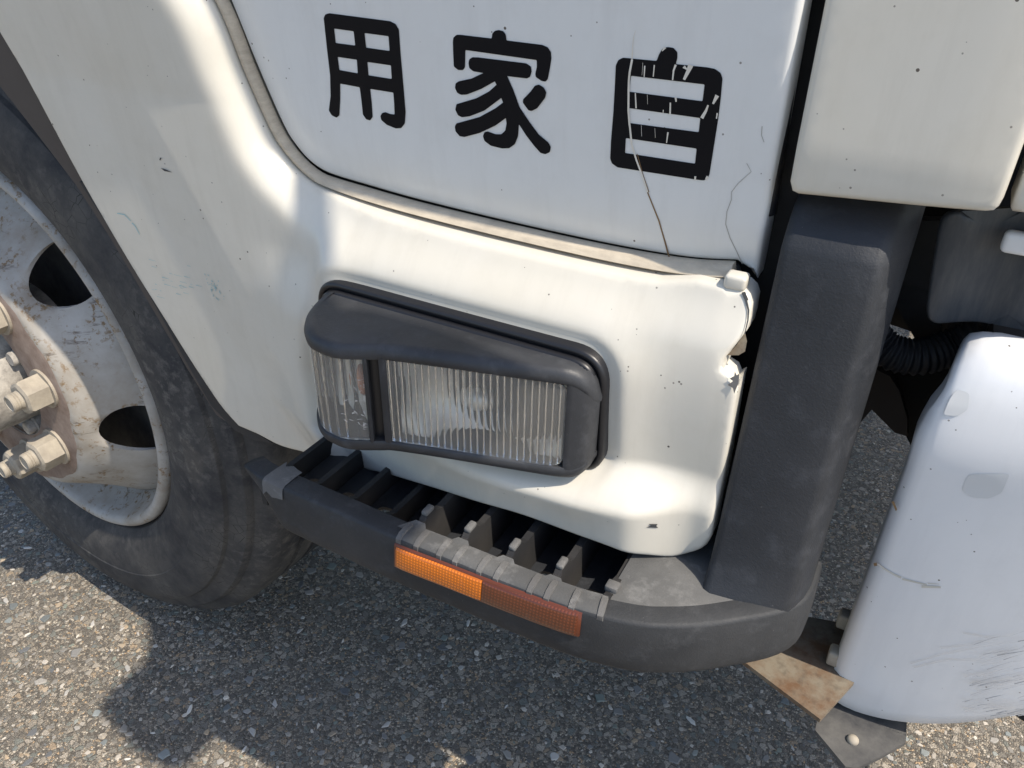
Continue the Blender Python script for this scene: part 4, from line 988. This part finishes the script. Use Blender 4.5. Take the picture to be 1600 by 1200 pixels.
mk([(1352, 570), (1372, 555), (1500, 545), (1500, 720), (1425, 700), (1395, 640), (1370, 600)], .19, .20, 'dark', 'bumper_stay')
mk([(1395, 470), (1408, 440), (1440, 430), (1470, 445), (1470, 560), (1430, 530)], .15, .16, 'dark', 'inner_stay')
mk([(1425, 345), (1500, 345), (1500, 460), (1400, 440)], .12, .13, 'dark', 'inner_panel')
V = [atz(a_, b_, .43) for a_, b_ in [(1160, 1032), (1255, 962), (1325, 975), (1340, 1060), (1282, 1124)]]
lower = flatplate('lower_bracket', [(v[0], v[1]) for v in V], .426, .430, 'rust', truck, label='rusty flat bracket under the step corner')
V, F = box_vf(.006, .010, -.01, .20, .395, .44)
V = [tuple(atz(a_, b_, .400)) for a_, b_ in [(1278, 1128), (1292, 1060), (1425, 1080), (1421, 1147), (1385, 1168), (1342, 1188), (1326, 1185)]]
flatplate('lower_plate', [(v[0], v[1]) for v in V], .386, .390, 'iron_grey', truck, label='dusty grey plate under the bumper')
for a_, b_, z in ((1318, 965, .45), (1303, 1022, .44)):
    p = atz(a_, b_, z); bevel_box('bracket_bolt', (p[0]-.004, p[0]+.012, p[1]-.006, p[1]+.006, z-.008, z+.006), 'nut', lower, .002, 2)
p = atz(1333, 1155, .392); ball('plate_rivet', (p[0], p[1], .391), .0045, (1, 1, .8), 'nut', lower)

# --- the rest of the cab above and behind the frame, underbody and added sun blocks
CB = [(-1.56, 1.18), (-1.5, 2.45), (-1.30, 2.52), (-.2, 2.50), (.02, 2.38), (.24, 1.45), (.30, .82), (-.02, .82), (-.02, 1.46), (-.62, 1.46), (-.62, 1.17)]
def prism_y(name, poly, y0, y1, mat, label=None):
    n = len(poly); return recalc(mesh_obj(name, [(x, y0, z) for x, z in poly]+[(x, y1, z) for x, z in poly], [tuple(range(n)), tuple(range(2*n-1, n-1, -1))]+[(i, (i+1) % n, n+(i+1) % n, n+i) for i in range(n)], mat, truck, False, label))
prism_y('cab_body', [(-1.55, 1.17), (-1.5, 2.45), (-1.30, 2.52), (-.2, 2.50), (.02, 2.38), (.20, 1.45), (.26, .86), (-.10, .86), (-.60, 1.17)], .035, 2.14, 'cab_white')
prism_y('cab_side', [(-1.52, 1.185), (-1.47, 2.35), (-.2, 2.40), (-.02, 2.30), (.03, 1.47), (-.64, 1.47), (-.64, 1.185)], -.085, .034, 'cab_white')
prism_y('door_window', [(-.80, 1.50), (-.78, 2.15), (-.20, 2.15), (-.08, 1.90), (-.05, 1.50)], -.089, -.0855, 'glass')
bevel_box('side_mirror', (.39, .49, -.315, -.175, 1.635, 1.805), 'black_plastic', truck, .03, 4)
tube('mirror_arm', [(.06, .03, 1.72), (.20, -.08, 1.72), (.36, -.20, 1.72), (.42, -.24, 1.72)], .012, 'black_plastic', truck, 8)
prism_y('underbody', [(-1.5, .60), (-1.5, 1.15), (-.1, 1.15), (.2, .86), (.40, .80), (.40, .49), (.10, .49), (-.45, .56)], .50, 2.0, 'dark')  # front end drawn forward to keep sun off the ground below
prism_y('bumper_sun_block', [(.055, .42), (.055, .712), (.36, .712), (.36, .46)], .05, .10, 'dark')  # added unseen box, stops sun leaking down behind the bumper
prism_y('front_sun_block', [(.055, .42), (.055, .70), (.385, .70), (.385, .345), (.28, .33)], .104, 1.2, 'dark')  # added unseen block, reaches low to shade ground in the corner gap
prism_y('sill_light_block', [(-.40, .500), (-.40, .506), (-.006, .506), (-.006, .500)], .017, .10, 'dark')  # added unseen strip, closes a light leak behind the step
prism_y('inner_wing', [(-.50, .50), (-.50, 1.1), (-.06, 1.1), (-.012, .80), (-.012, .50)], .06, .48, 'dark')
